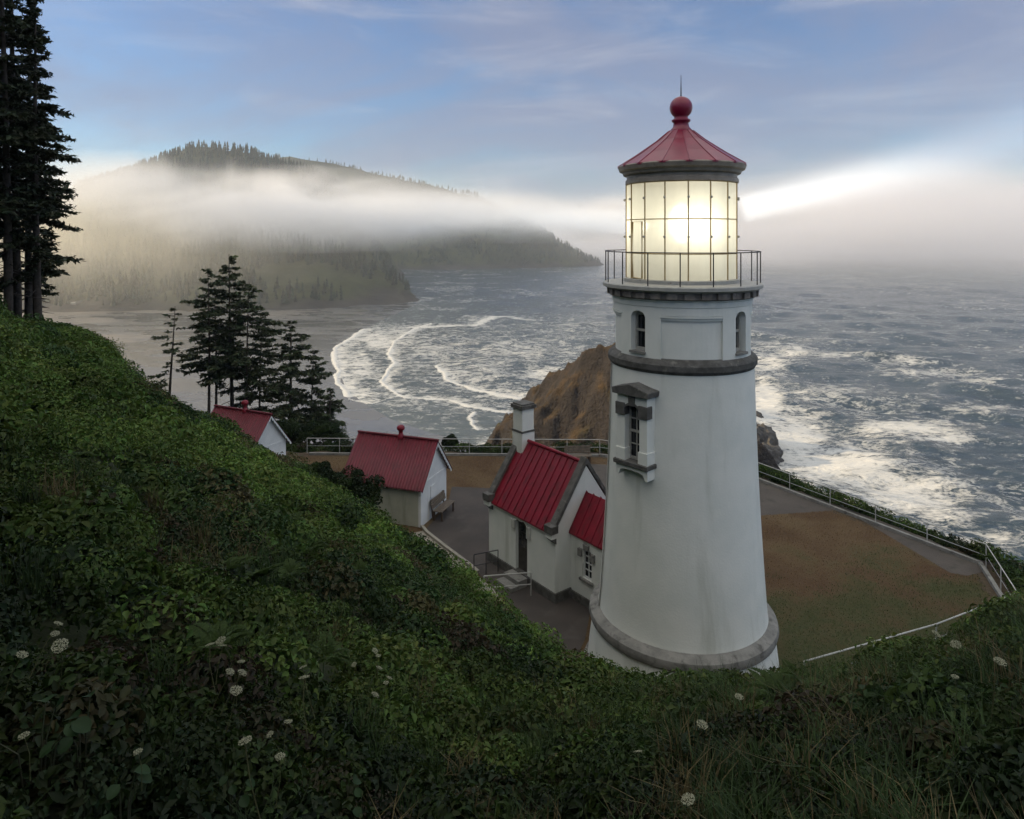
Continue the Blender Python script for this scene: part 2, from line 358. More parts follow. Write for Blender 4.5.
def poly_sd(x, y, poly):                # signed distance, negative inside
    d = np.full(np.shape(x), 1e9); ins = np.zeros(np.shape(x), bool); n = len(poly)
    for i in range(n):
        a = poly[i]; b = poly[(i + 1) % n]; e = b - a
        t = np.clip(((x - a[0]) * e[0] + (y - a[1]) * e[1]) / (e @ e), 0, 1)
        d = np.minimum(d, np.hypot(x - a[0] - t * e[0], y - a[1] - t * e[1]))
        c = ((a[1] > y) != (b[1] > y))
        with np.errstate(divide='ignore', invalid='ignore'):
            xi = (b[0] - a[0]) * (y - a[1]) / (b[1] - a[1]) + a[0]
        ins ^= c & (x < xi)
    return np.where(ins, -d, d)
def hill_top(x, y):                     # level of the tops of the ground cover
    x = np.asarray(x, float); y = np.asarray(y, float)
    r = np.hypot(x, y); ph = np.arctan2(x, y)
    z = CAMZ - EYE - np.interp(ph, PH, BR) * r - np.interp(ph, PH, KR) * r * r
    z = z - 0.012 * np.maximum(r - 85, 0) ** 2
    return z
def terrain(x, y):
    h = hill_top(x, y) - 0.42
    h = h + (fbm(x * 0.5, y * 0.5, 3, 3) - 0.6) * 0.3 * np.clip(np.hypot(x, y) / 4, 0, 1)
    d = poly_sd(x, y, PLAT)
    crag = (fbm(x * 0.12, y * 0.12, 4, 5) - 0.5)
    pl = np.where(d < 0.5, 0.0, -(d - 0.5) * (0.75 + 0.5 * crag) - 0.12 * np.maximum(d - 6, 0))
    hh = np.where(h > pl, h, pl)
    return np.maximum(hh, SEA - 1.0)

def build_hillside():
    ang = np.concatenate([np.linspace(-180, -58, 60)[:-1], np.linspace(-58, 58, 460)[:-1], np.linspace(58, 180, 50)[:-1]])
    rad = np.concatenate([[0.05], np.geomspace(0.4, 150, 330)])
    A, Rr = np.meshgrid(np.radians(ang), rad); X = Rr * np.sin(A); Y = Rr * np.cos(A); Z = terrain(X, Y)
    n1 = fbm(X * 0.35, Y * 0.35, 4, 11); n2 = fbm(X * 2.1, Y * 2.1, 3, 12)
    g = np.stack([0.018 + 0.02 * n1, 0.024 + 0.022 * n1, 0.010 + 0.008 * n2], -1)
    plat = (poly_sd(X, Y, PLAT) < 0.6) & (Z < 0.02)
    d = poly_sd(X, Y, PLAT)
    rk = sstep(3.5, 9, d + 4 * (n1 - 0.5)) * (hill_top(X, Y) < Z + 0.3)
    g = g * (1 - rk[..., None]) + np.array([0.085, 0.07, 0.05]) * (0.5 + n2[..., None]) * rk[..., None]
    g[plat] = np.array([0.075, 0.055, 0.035])
    me = np_mesh('hillside', np.stack([X, Y, Z], -1), grid_faces(len(rad), len(ang), True), g.reshape(-1, 3))
    o = link('hillside', me, M['soil'], None, True); tag(o, kind='structure')
build_hillside()

# ------------------------------------------------------------------ sea, beach
SHORE = np.array([(W(a, b, SEA).x, W(a, b, SEA).y) for a, b in ((600, 268), (500, 283), (440, 296), (415, 304), (385, 318), (348, 336), (333, 348), (331, 362), (341, 388), (356, 402), (385, 420), (425, 434), (470, 446), (480, 470))])
BEACH = np.vstack([SHORE, [(-30, 105), (-420, 105), (-700, 300), (-700, 620), (-300, 640)]])
BEACH = BEACH[3:]
def line_d(x, y, pts):
    d = np.full(x.shape, 1e9); s = np.zeros(x.shape)
    for a, b in zip(pts[:-1], pts[1:]):
        e = b - a; t = np.clip(((x - a[0]) * e[0] + (y - a[1]) * e[1]) / (e @ e), 0, 1)
        q = np.hypot(x - a[0] - t * e[0], y - a[1] - t * e[1]); side = np.sign((x - a[0]) * e[1] - (y - a[1]) * e[0])
        m = q < d; d[m] = q[m]; s[m] = side[m]
    return d, s
CRESTS = [  # breaker crests surveyed from the photograph: points, half width (m), trailing foam (m), strength
    ([(365, 329), (334, 349), (333, 356), (339, 371), (336, 379), (350, 396)], 1.6, 16, 1.0),
    ([(431, 324), (416, 328), (394, 342), (389, 355), (395, 363), (381, 381), (397, 394), (406, 399), (450, 400), (472, 408), (506, 413)], 1.3, 7, 0.95),
    ([(437, 366), (447, 380), (472, 389), (519, 399)], 1.6, 8, 1.0),
    ([(475, 325), (484, 321), (503, 318), (530, 320)], 3.5, 16, 0.75),
    ([(408, 328), (431, 327), (475, 326)], 3.0, 18, 0.8),
    ([(475, 413), (470, 419), (478, 430)], 0.9, 2.5, 0.7),
    ([(570, 306), (590, 303), (605, 304)], 5, 14, 0.5),
    ([(350, 398), (372, 404), (398, 396)], 0.8, 3, 0.55),
]
BLOBS = [(764, 405, 16, 22, 1.0), (790, 440, 34, 24, 0.82), (842, 470, 60, 24, 0.72), (900, 497, 60, 20, 0.68), (945, 515, 34, 12, 0.5), (985, 545, 40, 10, 0.45),
         (905, 430, 50, 9, 0.62), (940, 440, 30, 7, 0.5), (795, 352, 26, 5, 0.55), (838, 356, 26, 3.5, 0.4), (930, 372, 44, 4.5, 0.45), (770, 362, 22, 18, 0.45), (905, 362, 30, 3, 0.35),
         (990, 410, 40, 5, 0.35), (985, 380, 30, 3, 0.3), (830, 395, 50, 10, 0.3), (430, 350, 70, 22, 0.30), (520, 352, 50, 16, 0.34), (480, 375, 60, 18, 0.30), (440, 405, 60, 12, 0.25), (560, 330, 60, 14, 0.2), (870, 405, 60, 10, 0.25),
         (385, 340, 35, 14, 0.5), (360, 365, 22, 22, 0.42), (545, 372, 30, 8, 0.4), (505, 395, 45, 10, 0.35)]
def build_sea():
    ang = np.concatenate([np.linspace(-180, -52, 40)[:-1], np.linspace(-52, 52, 1050)[:-1], np.linspace(52, 180, 40)[:-1]])
    s = np.concatenate([np.linspace(63 * F / 60, 63 * F / 150, 60)[:-1], np.linspace(63 * F / 150, 63 * F / 1500, 340)[:-1], np.linspace(63 * F / 1500, 63 * F / 11500, 40)])
    rad = 63 * F / s
    A, Rr = np.meshgrid(np.radians(ang), rad); X = Rr * np.sin(A); Y = Rr * np.cos(A)
    ipx = np.where(Y > 20, 512 + F * X / np.maximum(Y, 20), -9999); ipy = np.where(Y > 20, YH + F * 63 / np.maximum(Y, 20), 9999)
    sd = poly_sd(X, Y, BEACH)
    calm = sstep(4, 90, sd) * (1 - sstep(900, 2600, Rr) * 0.9)
    Z = np.zeros_like(X)
    rr = np.random.default_rng(3)
    for i in range(22):
        lam = rr.uniform(9, 60); th = rr.normal(math.radians(205), 0.38); k = 2 * math.pi / lam
        amp = 0.0085 * lam * rr.uniform(0.5, 1.2); warp = 6 * fbm(X / 70, Y / 70, 2, 40 + i)
        phs = k * (X * math.sin(th) + Y * math.cos(th)) + rr.uniform(0, 6) + warp
        fade = 1 - sstep(lam * 12, lam * 45, Rr)
        Z += amp * (1 - np.abs(np.sin(phs / 2))) * 1.6 * fade - amp * 0.5 * fade
    Z *= calm
    foam = (0.22 - 0.07 * sstep(20, 80, X)) * sstep(0.48, 0.74, fbm(X / 30, Y / 34, 5, 21)) * sstep(2600, 700, Rr) + 0.02
    for cx, cy, rx, ry, a in BLOBS:
        e = np.exp(-0.7 * (((ipx - cx) / rx) ** 2 + ((ipy - cy) / ry) ** 2)); foam = np.maximum(foam, a * e * (0.55 + 0.9 * fbm(X / 11, Y / 9, 4, 33)))
    for pts, hw, tr, a in CRESTS:
        wp = np.array([(W(u, v, SEA).x, W(u, v, SEA).y) for u, v in pts])
        m = (X > wp[:, 0].min() - 60) & (X < wp[:, 0].max() + 60) & (Y > wp[:, 1].min() - 70) & (Y < wp[:, 1].max() + 70)
        xs = X[m] + 2.2 * (fbm(X[m] / 9, Y[m] / 9, 3, 8) - 0.5); ys = Y[m] + 5 * (fbm(X[m] / 9, Y[m] / 9, 3, 9) - 0.5)
        dd, sde = line_d(xs, ys, wp)
        core = a * np.exp(-(dd / (hw * (0.35 + 0.9 * fbm(X[m] / 14, Y[m] / 14, 3, 71)))) ** 2) * 1.15
        trail = np.where(sde < 0, 1, 0) * a * 0.58 * np.exp(-dd / tr) * (0.45 + 1.1 * fbm(X[m] / 5, Y[m] / 5, 4, 44))
        foam[m] = np.maximum(foam[m], np.maximum(core, trail)); Z[m] += core * 0.3
    Z = Z + SEA
    shal = np.clip(1 - sd / 70, 0, 1) ** 1.5 * 0.8
    V = np.stack([X, Y, Z], -1)
    me = np_mesh('sea', V, grid_faces(len(rad), len(ang), True), None, {'foam': np.clip(foam, 0, 1.3), 'shallow': shal})
    tag(link('sea', me, M['sea'], None, True), kind='structure')
build_sea()
def build_beach():
    xs = np.linspace(-700, 20, 300); ys = np.linspace(100, 660, 300); X, Y = np.meshgrid(xs, ys)
    sd = poly_sd(X, Y, BEACH)
    Z = SEA + 0.1 + np.where(sd < 0, np.minimum(-sd * 0.012, 2.5), -sd * 0.05)
    ch = np.abs(Y - 330 - 60 * np.sin(X / 90) + 0.15 * X)            # the creek running to the sea
    Z -= 0.25 * np.exp(-(ch / 14) ** 2) * (X < -110)
    keep = sd < 25
    F4 = grid_faces(300, 300); F4 = F4[keep.reshape(-1)[F4].all(1)]
    dry = sstep(45, 130, -sd) * 0.55 * sstep(0.4, 0.6, fbm(X / 60, Y / 40, 4, 2))
    me = np_mesh('beach', np.stack([X, Y, Z], -1), F4, None, {'dry': dry})
    tag(link('beach', me, M['sand'], None, True), kind='structure')
build_beach()

# ------------------------------------------------------------------ far wooded hills
def ridge_height(x, y, pts, slope, power=1.0):
    pts = np.array(pts); h = np.full(x.shape, -1e9)
    for a, b in zip(pts[:-1], pts[1:]):
        e = b[:2] - a[:2]; t = np.clip(((x - a[0]) * e[0] + (y - a[1]) * e[1]) / (e @ e), 0, 1)
        d = np.hypot(x - a[0] - t * e[0], y - a[1] - t * e[1])
        h = np.maximum(h, a[2] + t * (b[2] - a[2]) - slope * d ** power)
    return h
def conifer_cloud(X, Y, Z, hs, rng, tri=6):
    """many small spruces as jagged stacked skirts; returns verts, faces, tint"""
    n = len(X); tiers = 3; V = []; Fs = []; T = []
    hs = hs[:, None]; base = 0
    a = np.linspace(0, 2 * math.pi, tri, endpoint=False)[None, :]
    tint0 = np.array([0.022, 0.033, 0.016]) * rng.uniform(0.7, 1.6, (n, 1)) * np.array([1, 1, 1])
    tint0[:, 0] *= rng.uniform(0.8, 1.35, n)
    for t in range(tiers):
        z0 = hs * (0.12 + 0.27 * t); z1 = hs * (0.55 + 0.225 * t); rr = hs * 0.20 * (1 - 0.27 * t) * rng.uniform(0.65, 1.3, (n, tri))
        ao = a + rng.uniform(0, 6, (n, 1))
        ring = np.stack([X[:, None] + rr * np.cos(ao), Y[:, None] + rr * np.sin(ao), Z[:, None] + z0 + hs * rng.uniform(-0.05, 0.05, (n, tri))], -1)
        apex = np.stack([X[:, None], Y[:, None], Z[:, None] + z1], -1)
        vv = np.concatenate([ring, apex], 1); V.append(vv.reshape(-1, 3)); T.append(np.repeat(tint0, tri + 1, 0))
        i = (np.arange(n) * (tri + 1))[:, None]; k = np.arange(tri)[None, :]
        f = np.stack([i + k, i + (k + 1) % tri, np.broadcast_to(i + tri, (n, tri))], -1).reshape(-1, 3) + base
        Fs.append(f); base += n * (tri + 1)
    return np.concatenate(V), np.concatenate(Fs), np.concatenate(T)
def far_hill(name, ridge_px, slope, bounds, step, ntree, hrange, seed, wood_name, min_z=3, spur=None):
    rng = np.random.default_rng(seed)
    pts = [tuple(P(a, b, y)) for a, b, y in ridge_px]
    def hf(x, y):
        w = 30 * (fbm(x / 160, y / 160, 4, seed) - 0.5)
        gul = np.abs(fbm(x / 110, y / 130, 4, seed + 5) - 0.5) * 2
        h = ridge_height(x, y, pts, slope, 1.0)
        top = np.max([p[2] for p in pts])
        if spur:
            q = np.array([tuple(P(*k))[:2] for k in spur]); q = q[np.argsort(q[:, 1])]
            h = h - 1.15 * np.maximum(x - np.interp(y, q[:, 1], q[:, 0]) - 12, 0)
        dep = np.clip((top - h) / 100, 0, 1)
        return h + w * dep - 26 * (1 - gul) * dep + 5 * (fbm(x / 22, y / 22, 3, seed + 9) - 0.5) - 6
    x0, x1, y0, y1 = bounds
    xs = np.arange(x0, x1, step); ys = np.arange(y0, y1, step); X, Y = np.meshgrid(xs, ys); Z = hf(X, Y)
    Z = np.maximum(Z, SEA - 1)
    n1 = fbm(X / 60, Y / 60, 4, seed + 2)
    hz = Z - SEA
    veg = np.array([0.028, 0.036, 0.017]) + n1[..., None] * np.array([0.055, 0.05, 0.018])
    rk = sstep(14, 4, hz + 16 * (n1 - 0.5))[..., None]
    veg = veg * (1 - rk) + np.array([0.055, 0.048, 0.04]) * rk
    Fh = grid_faces(len(ys), len(xs)); Fh = Fh[(Z.reshape(-1)[Fh] > SEA - 0.9).any(1)]
    tag(link(name, np_mesh(name, np.stack([X, Y, Z], -1), Fh, veg.reshape(-1, 3)), M['far_ground'], None, True), kind='structure')
    # trees: denser on the crest, patchy on the face
    tx = rng.uniform(x0, x1, ntree * 5); ty = rng.uniform(y0, y1, ntree * 5); tz = hf(tx, ty)
    dens = fbm(tx / 70, ty / 70, 3, seed + 3)
    ok = (tz > SEA + min_z + 10) & (dens > 0.31 + 0.1 * rng.random(len(tx))) & (ty < (np.array(pts)[:, 1].max() + 40))
    tx, ty, tz = tx[ok][:ntree], ty[ok][:ntree], tz[ok][:ntree]
    V, Ff, T = conifer_cloud(tx, ty, tz - 0.5, rng.uniform(*hrange, len(tx)) * (0.7 + 0.6 * fbm(tx / 90, ty / 90, 2, 77)), rng)
    o = link(wood_name, np_mesh(wood_name, V, Ff, T), M['needle']); tag(o, None, None, None, 'stuff'); return o
w = far_hill('near_headland_hill', [(-160, 215, 800), (-40, 208, 850), (60, 198, 880), (110, 176, 900), (150, 155, 920), (200, 141, 930), (250, 146, 930), (290, 157, 920), (318, 192, 870), (350, 240, 770), (385, 278, 690), (408, 299, 640)],
         0.42, (-1500, 0, 520, 1300), 9, 6500, (7, 14), 31, 'conifer_wood', -6, [(318, 192, 870), (350, 240, 770), (385, 278, 690), (404, 298, 640)])
tag(w, 'misty conifer wood covering the nearer headland across the bay', 'wood')
w = far_hill('far_headland_hill', [(200, 160, 1500), (290, 153, 1500), (350, 162, 1500), (420, 174, 1500), (480, 187, 1490), (530, 212, 1460), (565, 240, 1440), (585, 256, 1430), (597, 265, 1420)],
         0.62, (-1100, 260, 1150, 1900), 12, 5200, (7, 12), 57, 'conifer_wood', -4)
tag(w, 'dark conifer wood on the farther headland that slopes down into the sea', 'wood')

# rocky bluff across the small cove
def build_bluff():
    pts = [tuple(P(a, b, y)) for a, b, y in ((455, 444, 172), (495, 421, 152), (528, 392, 134), (555, 368, 124), (586, 348, 116), (618, 340, 112), (660, 340, 112), (700, 372, 116), (735, 418, 122), (757, 452, 128))]
    xs = np.arange(-40, 75, 0.5); ys = np.arange(70, 200, 0.5); X, Y = np.meshgrid(xs, ys)
    n = fbm(X / 14, Y / 14, 5, 61); g = np.abs(fbm(X / 9, Y / 22, 4, 66) - 0.5) * 2
    h = ridge_height(X, Y, pts, 1.15, 1.0)
    top = max(p[2] for p in pts); dep = np.clip((top + 2 - h) / 18, 0, 1)
    Z = h + (n - 0.5) * 12 * dep - 4.0 * (1 - g) * dep + (fbm(X / 3.2, Y / 3.2, 5, 67) - 0.5) * 2.8
    Z -= (3.2 * np.abs(fbm(X / 6, Y / 6, 3, 81) - .5) * 2 + 1.6 * np.abs(fbm(X / 2.2, Y / 2.2, 3, 82) - .5) * 2) * np.clip(dep * 2, .25, 1) - 1.0
    Z = np.maximum(Z, SEA - 1)
    n2 = fbm(X / 5, Y / 5, 4, 70)
    grass = np.array([0.070, 0.046, 0.023]) * (0.6 + 0.7 * n2[..., None]); rock = np.array([0.030, 0.025, 0.022]) * (0.5 + n2[..., None])
    gx, gy = np.gradient(Z, 0.5); st = np.hypot(gx, gy)
    rk = sstep(0.8, 1.5, st + 1.1 * (n - 0.5))[..., None]
    low = sstep(-34, -44, Z)[..., None]
    c = grass * (1 - rk) + rock * rk; c = c * (1 - low) + np.array([0.04, 0.037, 0.034]) * low
    gr = sstep(0.5, 0.66, fbm(X / 7, Y / 7, 4, 75))[..., None] * (1 - rk) * 0.6
    c = c * (1 - gr) + np.array([0.055, 0.06, 0.028]) * gr
    Fh = grid_faces(len(ys), len(xs)); Fh = Fh[(Z.reshape(-1)[Fh] > SEA - 0.9).any(1)]
    tag(link('rocky_bluff', np_mesh('rocky_bluff', np.stack([X, Y, Z], -1), Fh, c.reshape(-1, 3)), M['bluff'], None, True), kind='structure')
build_bluff()

def sea_rock(px, py, sx, sy, sz, seed, label):
    c = W(px, py, SEA); b = bmesh.new(); bmesh.ops.create_icosphere(b, subdivisions=4, radius=1)
    for v in b.verts:
        p = v.co.copy()
        n = fbm(np.array([p.x * 1.7 + seed]), np.array([p.y * 1.7 + p.z * 2.3]), 4, seed)[0] + 0.5 * abs(fbm(np.array([p.x * 4 + p.z * 3]), np.array([p.y * 4 + seed]), 3, seed + 1)[0] - .5)
        v.co = Vector((p.x * sx, p.y * sy, p.z * sz)) * (0.55 + 0.8 * n)
    me = bpy.data.meshes.new('sea_rock'); b.to_mesh(me); b.free()
    o = link('sea_rock', me, M['rock'], None, False); o.location = (c.x, c.y, SEA); tag(o, label, 'rock', 'rocks in the surf behind the lighthouse')
sea_rock(759, 447, 5, 7, 7.0, 3, 'largest dark wet rock in the white surf, just right of the lighthouse wall')
sea_rock(769, 459, 4.0, 5, 3.6, 9, 'low dark rock in the surf right beside the largest one and nearer the fence')
sea_rock(754, 462, 4.5, 5, 4.6, 15, 'dark rock lowest behind the seaward fence, half hidden by the lighthouse wall')
sea_rock(757, 418, 2.2, 2.5, 2.0, 21, 'small dark rock awash in the breaking wave above the larger rocks')

# arch bridge in the valley to the left
def build_bridge():
    a = P(72, 303, 560); b = P(136, 288, 640); L = (b.xy - a.xy).length; ang = math.atan2(b.y - a.y, b.x - a.x)
    r = empty('arch_bridge', (a.x, a.y, a.z), ang, 'pale concrete arch bridge in the mist at the foot of the hill on the left', 'bridge')
    rise = (b.z - a.z)
    MB().prism([(0, 0), (L, rise), (L, rise - 1.6), (0, -1.6)], 'y', -3, 3).build('deck', M['bridge_concrete'], r)
    n = 3; w = L / (n + 0.6)
    for i in range(n):
        x0 = 0.3 * w + i * w; zz = rise * (x0 + w / 2) / L - 1.7; m = MB(); N = 14
        for k in range(N):
            def q(t, o): return (x0 + w * t, zz - 9 * (2 * t - 1) ** 2 - o)
            t0, t1 = k / N, (k + 1) / N
            p0, p1, p2, p3 = q(t0, 0), q(t1, 0), q(t1, 1.3), q(t0, 1.3)
            m.prism([p3, p2, p1, p0], 'y', -2.4, 2.4)
        m.build('arch', M['bridge_concrete'], r)
    for i in range(n + 1):
        x = 0.3 * w + i * w; MB().box(x - 0.9, x + 0.9, -2.2, 2.2, -26, rise * x / L - 1.7).build('pier', M['bridge_concrete'], r)
    MB().prism([(0, 0.02), (L, rise + 0.02), (L, rise + 1), (0, 1)], 'y', -3, -2.8).build('parapet', M['bridge_concrete'], r)
build_bridge()

# ------------------------------------------------------------------ terrace surfaces
def sheet(name, poly, z, m, step=None, attr=None):
    poly = np.array(poly, float)
    if step is None:
        mb = MB(); mb.add([(x, y, z) for x, y in poly], [tuple(range(len(poly)))])
        o = mb.build(name, m)
    else:
        xs = np.arange(poly[:, 0].min() - step, poly[:, 0].max() + step, step); ys = np.arange(poly[:, 1].min() - step, poly[:, 1].max() + step, step)
        X, Y = np.meshgrid(xs, ys); k = poly_sd(X, Y, poly) < 0.0
        Fq = grid_faces(len(ys), len(xs)); Fq = Fq[k.reshape(-1)[Fq].all(1)]
        o = link(name, np_mesh(name, np.stack([X, Y, np.full_like(X, z)], -1), Fq, None, {'green': attr(X, Y)} if attr else None), m)
    tag(o, kind='structure'); return o
inset = [(-18.5, 40.2), (5.1, 39.8), (12.7, 36.2), (18.2, 26.8), (16.8, 23.2), (8.4, 19.6), (2, 10.4), (-19, 17)]
sheet('lawn', inset, 0.008, M['lawn'], 0.25, lambda X, Y: sstep(30.5, 19.5, Y - 0.25 * (X - 10)) * sstep(3, 6, X) * 0.95)
def Wp(*pts): return [tuple(W(a, b, 0).xy) for a, b in pts]
sheet('asphalt_yard', Wp((452, 487), (505, 489), (560, 492), (600, 497), (600, 560), (585, 640), (560, 690), (540, 640), (505, 600), (470, 566), (424, 531), (447, 507)), 0.016, M['asphalt'])
sheet('cliff_path', Wp((560, 463), (690, 468), (757, 479), (800, 492), (870, 517), (930, 540), (983, 566), (984, 572), (967, 576), (950, 573), (905, 546), (880, 531), (842, 510), (800, 513), (757, 516), (700, 505), (600, 492), (560, 489)), 0.012, M['gravel_path'])
PAVED = [Wp((452, 487), (505, 489), (560, 492), (600, 497), (600, 560), (585, 640), (560, 690), (540, 640), (505, 600), (470, 566), (424, 531), (447, 507)), Wp((560, 463), (690, 468), (757, 479), (800, 492), (870, 517), (930, 540), (983, 566), (984, 572), (967, 576), (950, 573), (905, 546), (880, 531), (842, 510), (800, 513), (757, 516), (700, 505), (600, 492), (560, 489)), Wp((410, 534), (424, 531), (446, 550), (470, 569), (494, 590), (505, 604), (470, 604), (440, 570)), [(-9, 29), (-3, 29.5), (-3, 33.5), (-8.5, 35)], [(-1.2, 26.8), (1.4, 23.6), (3.5, 22), (5, 25), (1.5, 29.5)]]
def kerb(name, pts, w, h, m, label, cat):
    mb = MB()
    for (x0, y0), (x1, y1) in zip(pts[:-1], pts[1:]):
        d = Vector((x1 - x0, y1 - y0)).normalized(); nrm = Vector((-d.y, d.x)) * w / 2
        mb.hexa([(x0 - nrm.x, y0 - nrm.y, -0.05), (x1 - nrm.x, y1 - nrm.y, -0.05), (x1 + nrm.x, y1 + nrm.y, -0.05), (x0 + nrm.x, y0 + nrm.y, -0.05),
                 (x0 - nrm.x, y0 - nrm.y, h), (x1 - nrm.x, y1 - nrm.y, h), (x1 + nrm.x, y1 + nrm.y, h), (x0 + nrm.x, y0 + nrm.y, h)])
    o = mb.build(name, m); tag(o, label, cat); return o
sheet('concrete_walk', Wp((410, 534), (424, 531), (446, 550), (470, 569), (494, 590), (505, 604), (470, 604), (440, 570)), 0.02, M['concrete'])
kerb('yard_kerb', Wp((422, 528), (427, 534), (446, 549), (470, 567), (478, 574)), 0.13, 0.13, M['concrete'], 'pale kerb between the concrete walk and the dark yard', 'kerb')
kerb('path_kerb', [(5.2, 39.95), (12.85, 36.35), (18.45, 26.8), (17.0, 23.0)], 0.14, 0.14, M['grey_stone'], 'low stone kerb along the seaward edge of the gravel path', 'kerb')
kerb('path_kerb', [(-12.0, 40.25), (5.1, 39.98)], 0.14, 0.12, M['grey_stone'], 'low stone kerb along the back edge of the lawn behind the cottage', 'kerb')

# ------------------------------------------------------------------ lighthouse
TX, TY = (681 - 512) / 33.5, F / 33.5
LH = empty('lighthouse', (TX, TY, 0), 0, 'white tapering round lighthouse with red lantern roof and its lamp shining', 'lighthouse')
MB().lathe([(2.92, -0.6), (2.92, 0.10), (2.88, 0.14), (0.5, 0.14)], 80).build('foundation', M['grey_stone'], LH, 'auto')
MB().lathe([(2.78, 0.10), (2.72, 0.8), (2.62, 1.58), (1.5, 1.58)], 80).build('plinth', M['white_stucco'], LH, 'auto')
MB().lathe([(2.5, 1.52), (2.60, 1.50), (2.64, 1.60), (2.70, 1.62), (2.73, 1.74), (2.70, 1.86), (2.60, 1.92), (2.42, 2.0), (2.0, 2.0)], 80).build('base_moulding', M['grey_stone'], LH, 'auto')
prof = [(2.445, 1.98)] + [(2.43 - 0.36 * ((z - 2.0) / 7.25) ** 1.0 - 0.05 * math.sin((z - 2) / 7.25 * math.pi), z) for z in np.linspace(2.1, 9.22, 16)] + [(1.6, 9.25)]
MB().lathe(prof, 96).build('tower_wall', M['white_stucco'], LH, 'auto')
MB().lathe([(1.9, 9.20), (2.09, 9.22), (2.12, 9.28), (2.15, 9.31), (2.16, 9.46), (2.12, 9.52), (2.02, 9.60), (1.85, 9.64)], 80).build('belt_course', M['dark_stone'], LH, 'auto')

# watch room drum: openings at these centre angles
WIN = [-50, 40, 130, 220]
WH, PHF = 7.2, 27.5                      # half widths in degrees
RO = 2.0
drum = MB(); drum.lathe([(1.72, 9.55), (1.72, 11.08)], 64)
for a in WIN:
    drum.sector(1.72, RO, a - WH, a + WH, 10.72, 11.06, 8, lambda q, a=a: 10.72 + 0.17 * math.sqrt(max(0, 1 - ((q - a) / WH) ** 2)))
    drum.sector(1.72, RO, a - WH, a + WH, 9.55, 9.76, 4)
edges = sorted([(a - WH, a + WH) for a in WIN])
for i, (l, r) in enumerate(edges):
    nl = edges[(i + 1) % 4][0] + (360 if i == 3 else 0)
    mid = (r + nl) / 2; pl, pr = mid - PHF + 3, mid + PHF - 3
    drum.sector(1.72, RO, r, pl, 9.55, 11.06, 5); drum.sector(1.72, RO, pr, nl, 9.55, 11.06, 5)
    drum.sector(1.72, RO - 0.07, pl, pr, 9.55, 10.80, 12); drum.sector(1.72, RO, pl, pr, 10.80, 11.06, 12)
    drum.sector(RO - 0.07, RO + 0.02, pl - 0.5, pr + 0.5, 10.74, 10.79, 12); drum.sector(RO - 0.07, RO - 0.02, pl, pr, 10.67, 10.735, 12)
drum.lathe([(1.95, 11.00), (2.02, 11.03), (2.03, 11.17), (2.06, 11.19), (2.06, 11.215), (1.9, 11.22)], 80)
drum.build('watch_room_wall', M['white_stucco'], LH)
for a in WIN:
    f = MB()
    for q0, q1, z0, z1 in ((a - WH + .1, a - WH + 1.5, 9.765, 10.85), (a + WH - 1.5, a + WH - .1, 9.765, 10.85), (a - WH + 1.5, a + WH - 1.5, 9.765, 9.85), (a - WH + 1.5, a + WH - 1.5, 10.30, 10.36), (a - 5, a + 5, 10.76, 10.87)):
        f.sector(1.74, 1.83, q0, q1, z0, z1, 3)
    fr = f.build('sash_window', M['pale_iron'], LH)
    MB().sector(1.725, 1.76, a - WH + .2, a + WH - .2, 9.77, 10.86, 4).build('pane', M['dark_glass'], fr)
    MB().sector(1.83, 2.06, a - WH - .6, a + WH + .6, 9.70, 9.762, 4).build('sill', M['grey_stone'], fr)

# gallery: corbels, deck, railing
cor = MB(); cor.lathe([(1.8, 11.20), (2.08, 11.22), (2.12, 11.26), (2.12, 11.42), (1.8, 11.42)], 80)
for k in range(30):
    a = k * 12 + 4; cor.sector(2.10, 2.19, a - 3.6, a + 3.6, 11.26, 11.425, 2)
cor.build('corbel_course', M['brown_stone'], LH)
MB().lathe([(1.7, 11.43), (2.20, 11.43), (2.25, 11.47), (2.31, 11.49), (2.31, 11.58), (2.27, 11.61), (1.5, 11.63)], 80).build('gallery_deck', M['pale_iron'], LH, 'auto')
rail = MB()
for zz, rr in ((12.52, 0.016),):
    rail.tube([(2.24 * math.sin(t), -2.24 * math.cos(t), zz) for t in np.linspace(0, 2 * math.pi, 73)], rr, 6, False)
ro = rail.build('railing', M['iron'], LH, True)
for k in range(16):
    t = R_(k * 22.5 + 11 - 3); x, y = 2.24 * math.sin(t), -2.24 * math.cos(t)
    MB().tube([(x, y, 11.6), (x, y, 12.53)], 0.017, 6).build('post', M['iron'], ro)

# lantern
NL, OFF = 16, 15.5
def ring(r, k, z): t = R_(OFF + k * 360 / NL); return Vector((r * math.sin(t), -r * math.cos(t), z))
MB().lathe([(1.69, 11.60), (1.69, 11.72), (1.60, 11.74), (1.2, 11.74)], 60).build('lantern_base', M['pale_iron'], LH, 'auto')
bars = MB(); rows = [11.74, 12.47, 13.45, 14.50]
for k in range(NL):
    for z0, z1 in ((11.72, 14.55),): bars.tube([ring(1.615, k, z0), ring(1.615, k, z1)], 0.020, 6)
for z in rows[1:]:
    for k in range(NL): bars.tube([ring(1.615, k, z), ring(1.615, k + 1, z)], 0.017, 6)
bo = bars.build('glazing_bars', M['bronze'], LH)
for k in range(NL):
    m = MB()
    for z0, z1 in zip(rows[:-1], rows[1:]):
        m.add([ring(1.60, k + .01, z0 + .0), ring(1.60, k + .99, z0), ring(1.60, k + .99, z1), ring(1.60, k + .01, z1)], [(0, 1, 2, 3)])
    m.build('glass_panel', M['pane'], LH)
dk = 12                              # door frame in one panel, left of centre
d0, d1 = ring(1.625, dk + .16, 0), ring(1.625, dk + .84, 0)
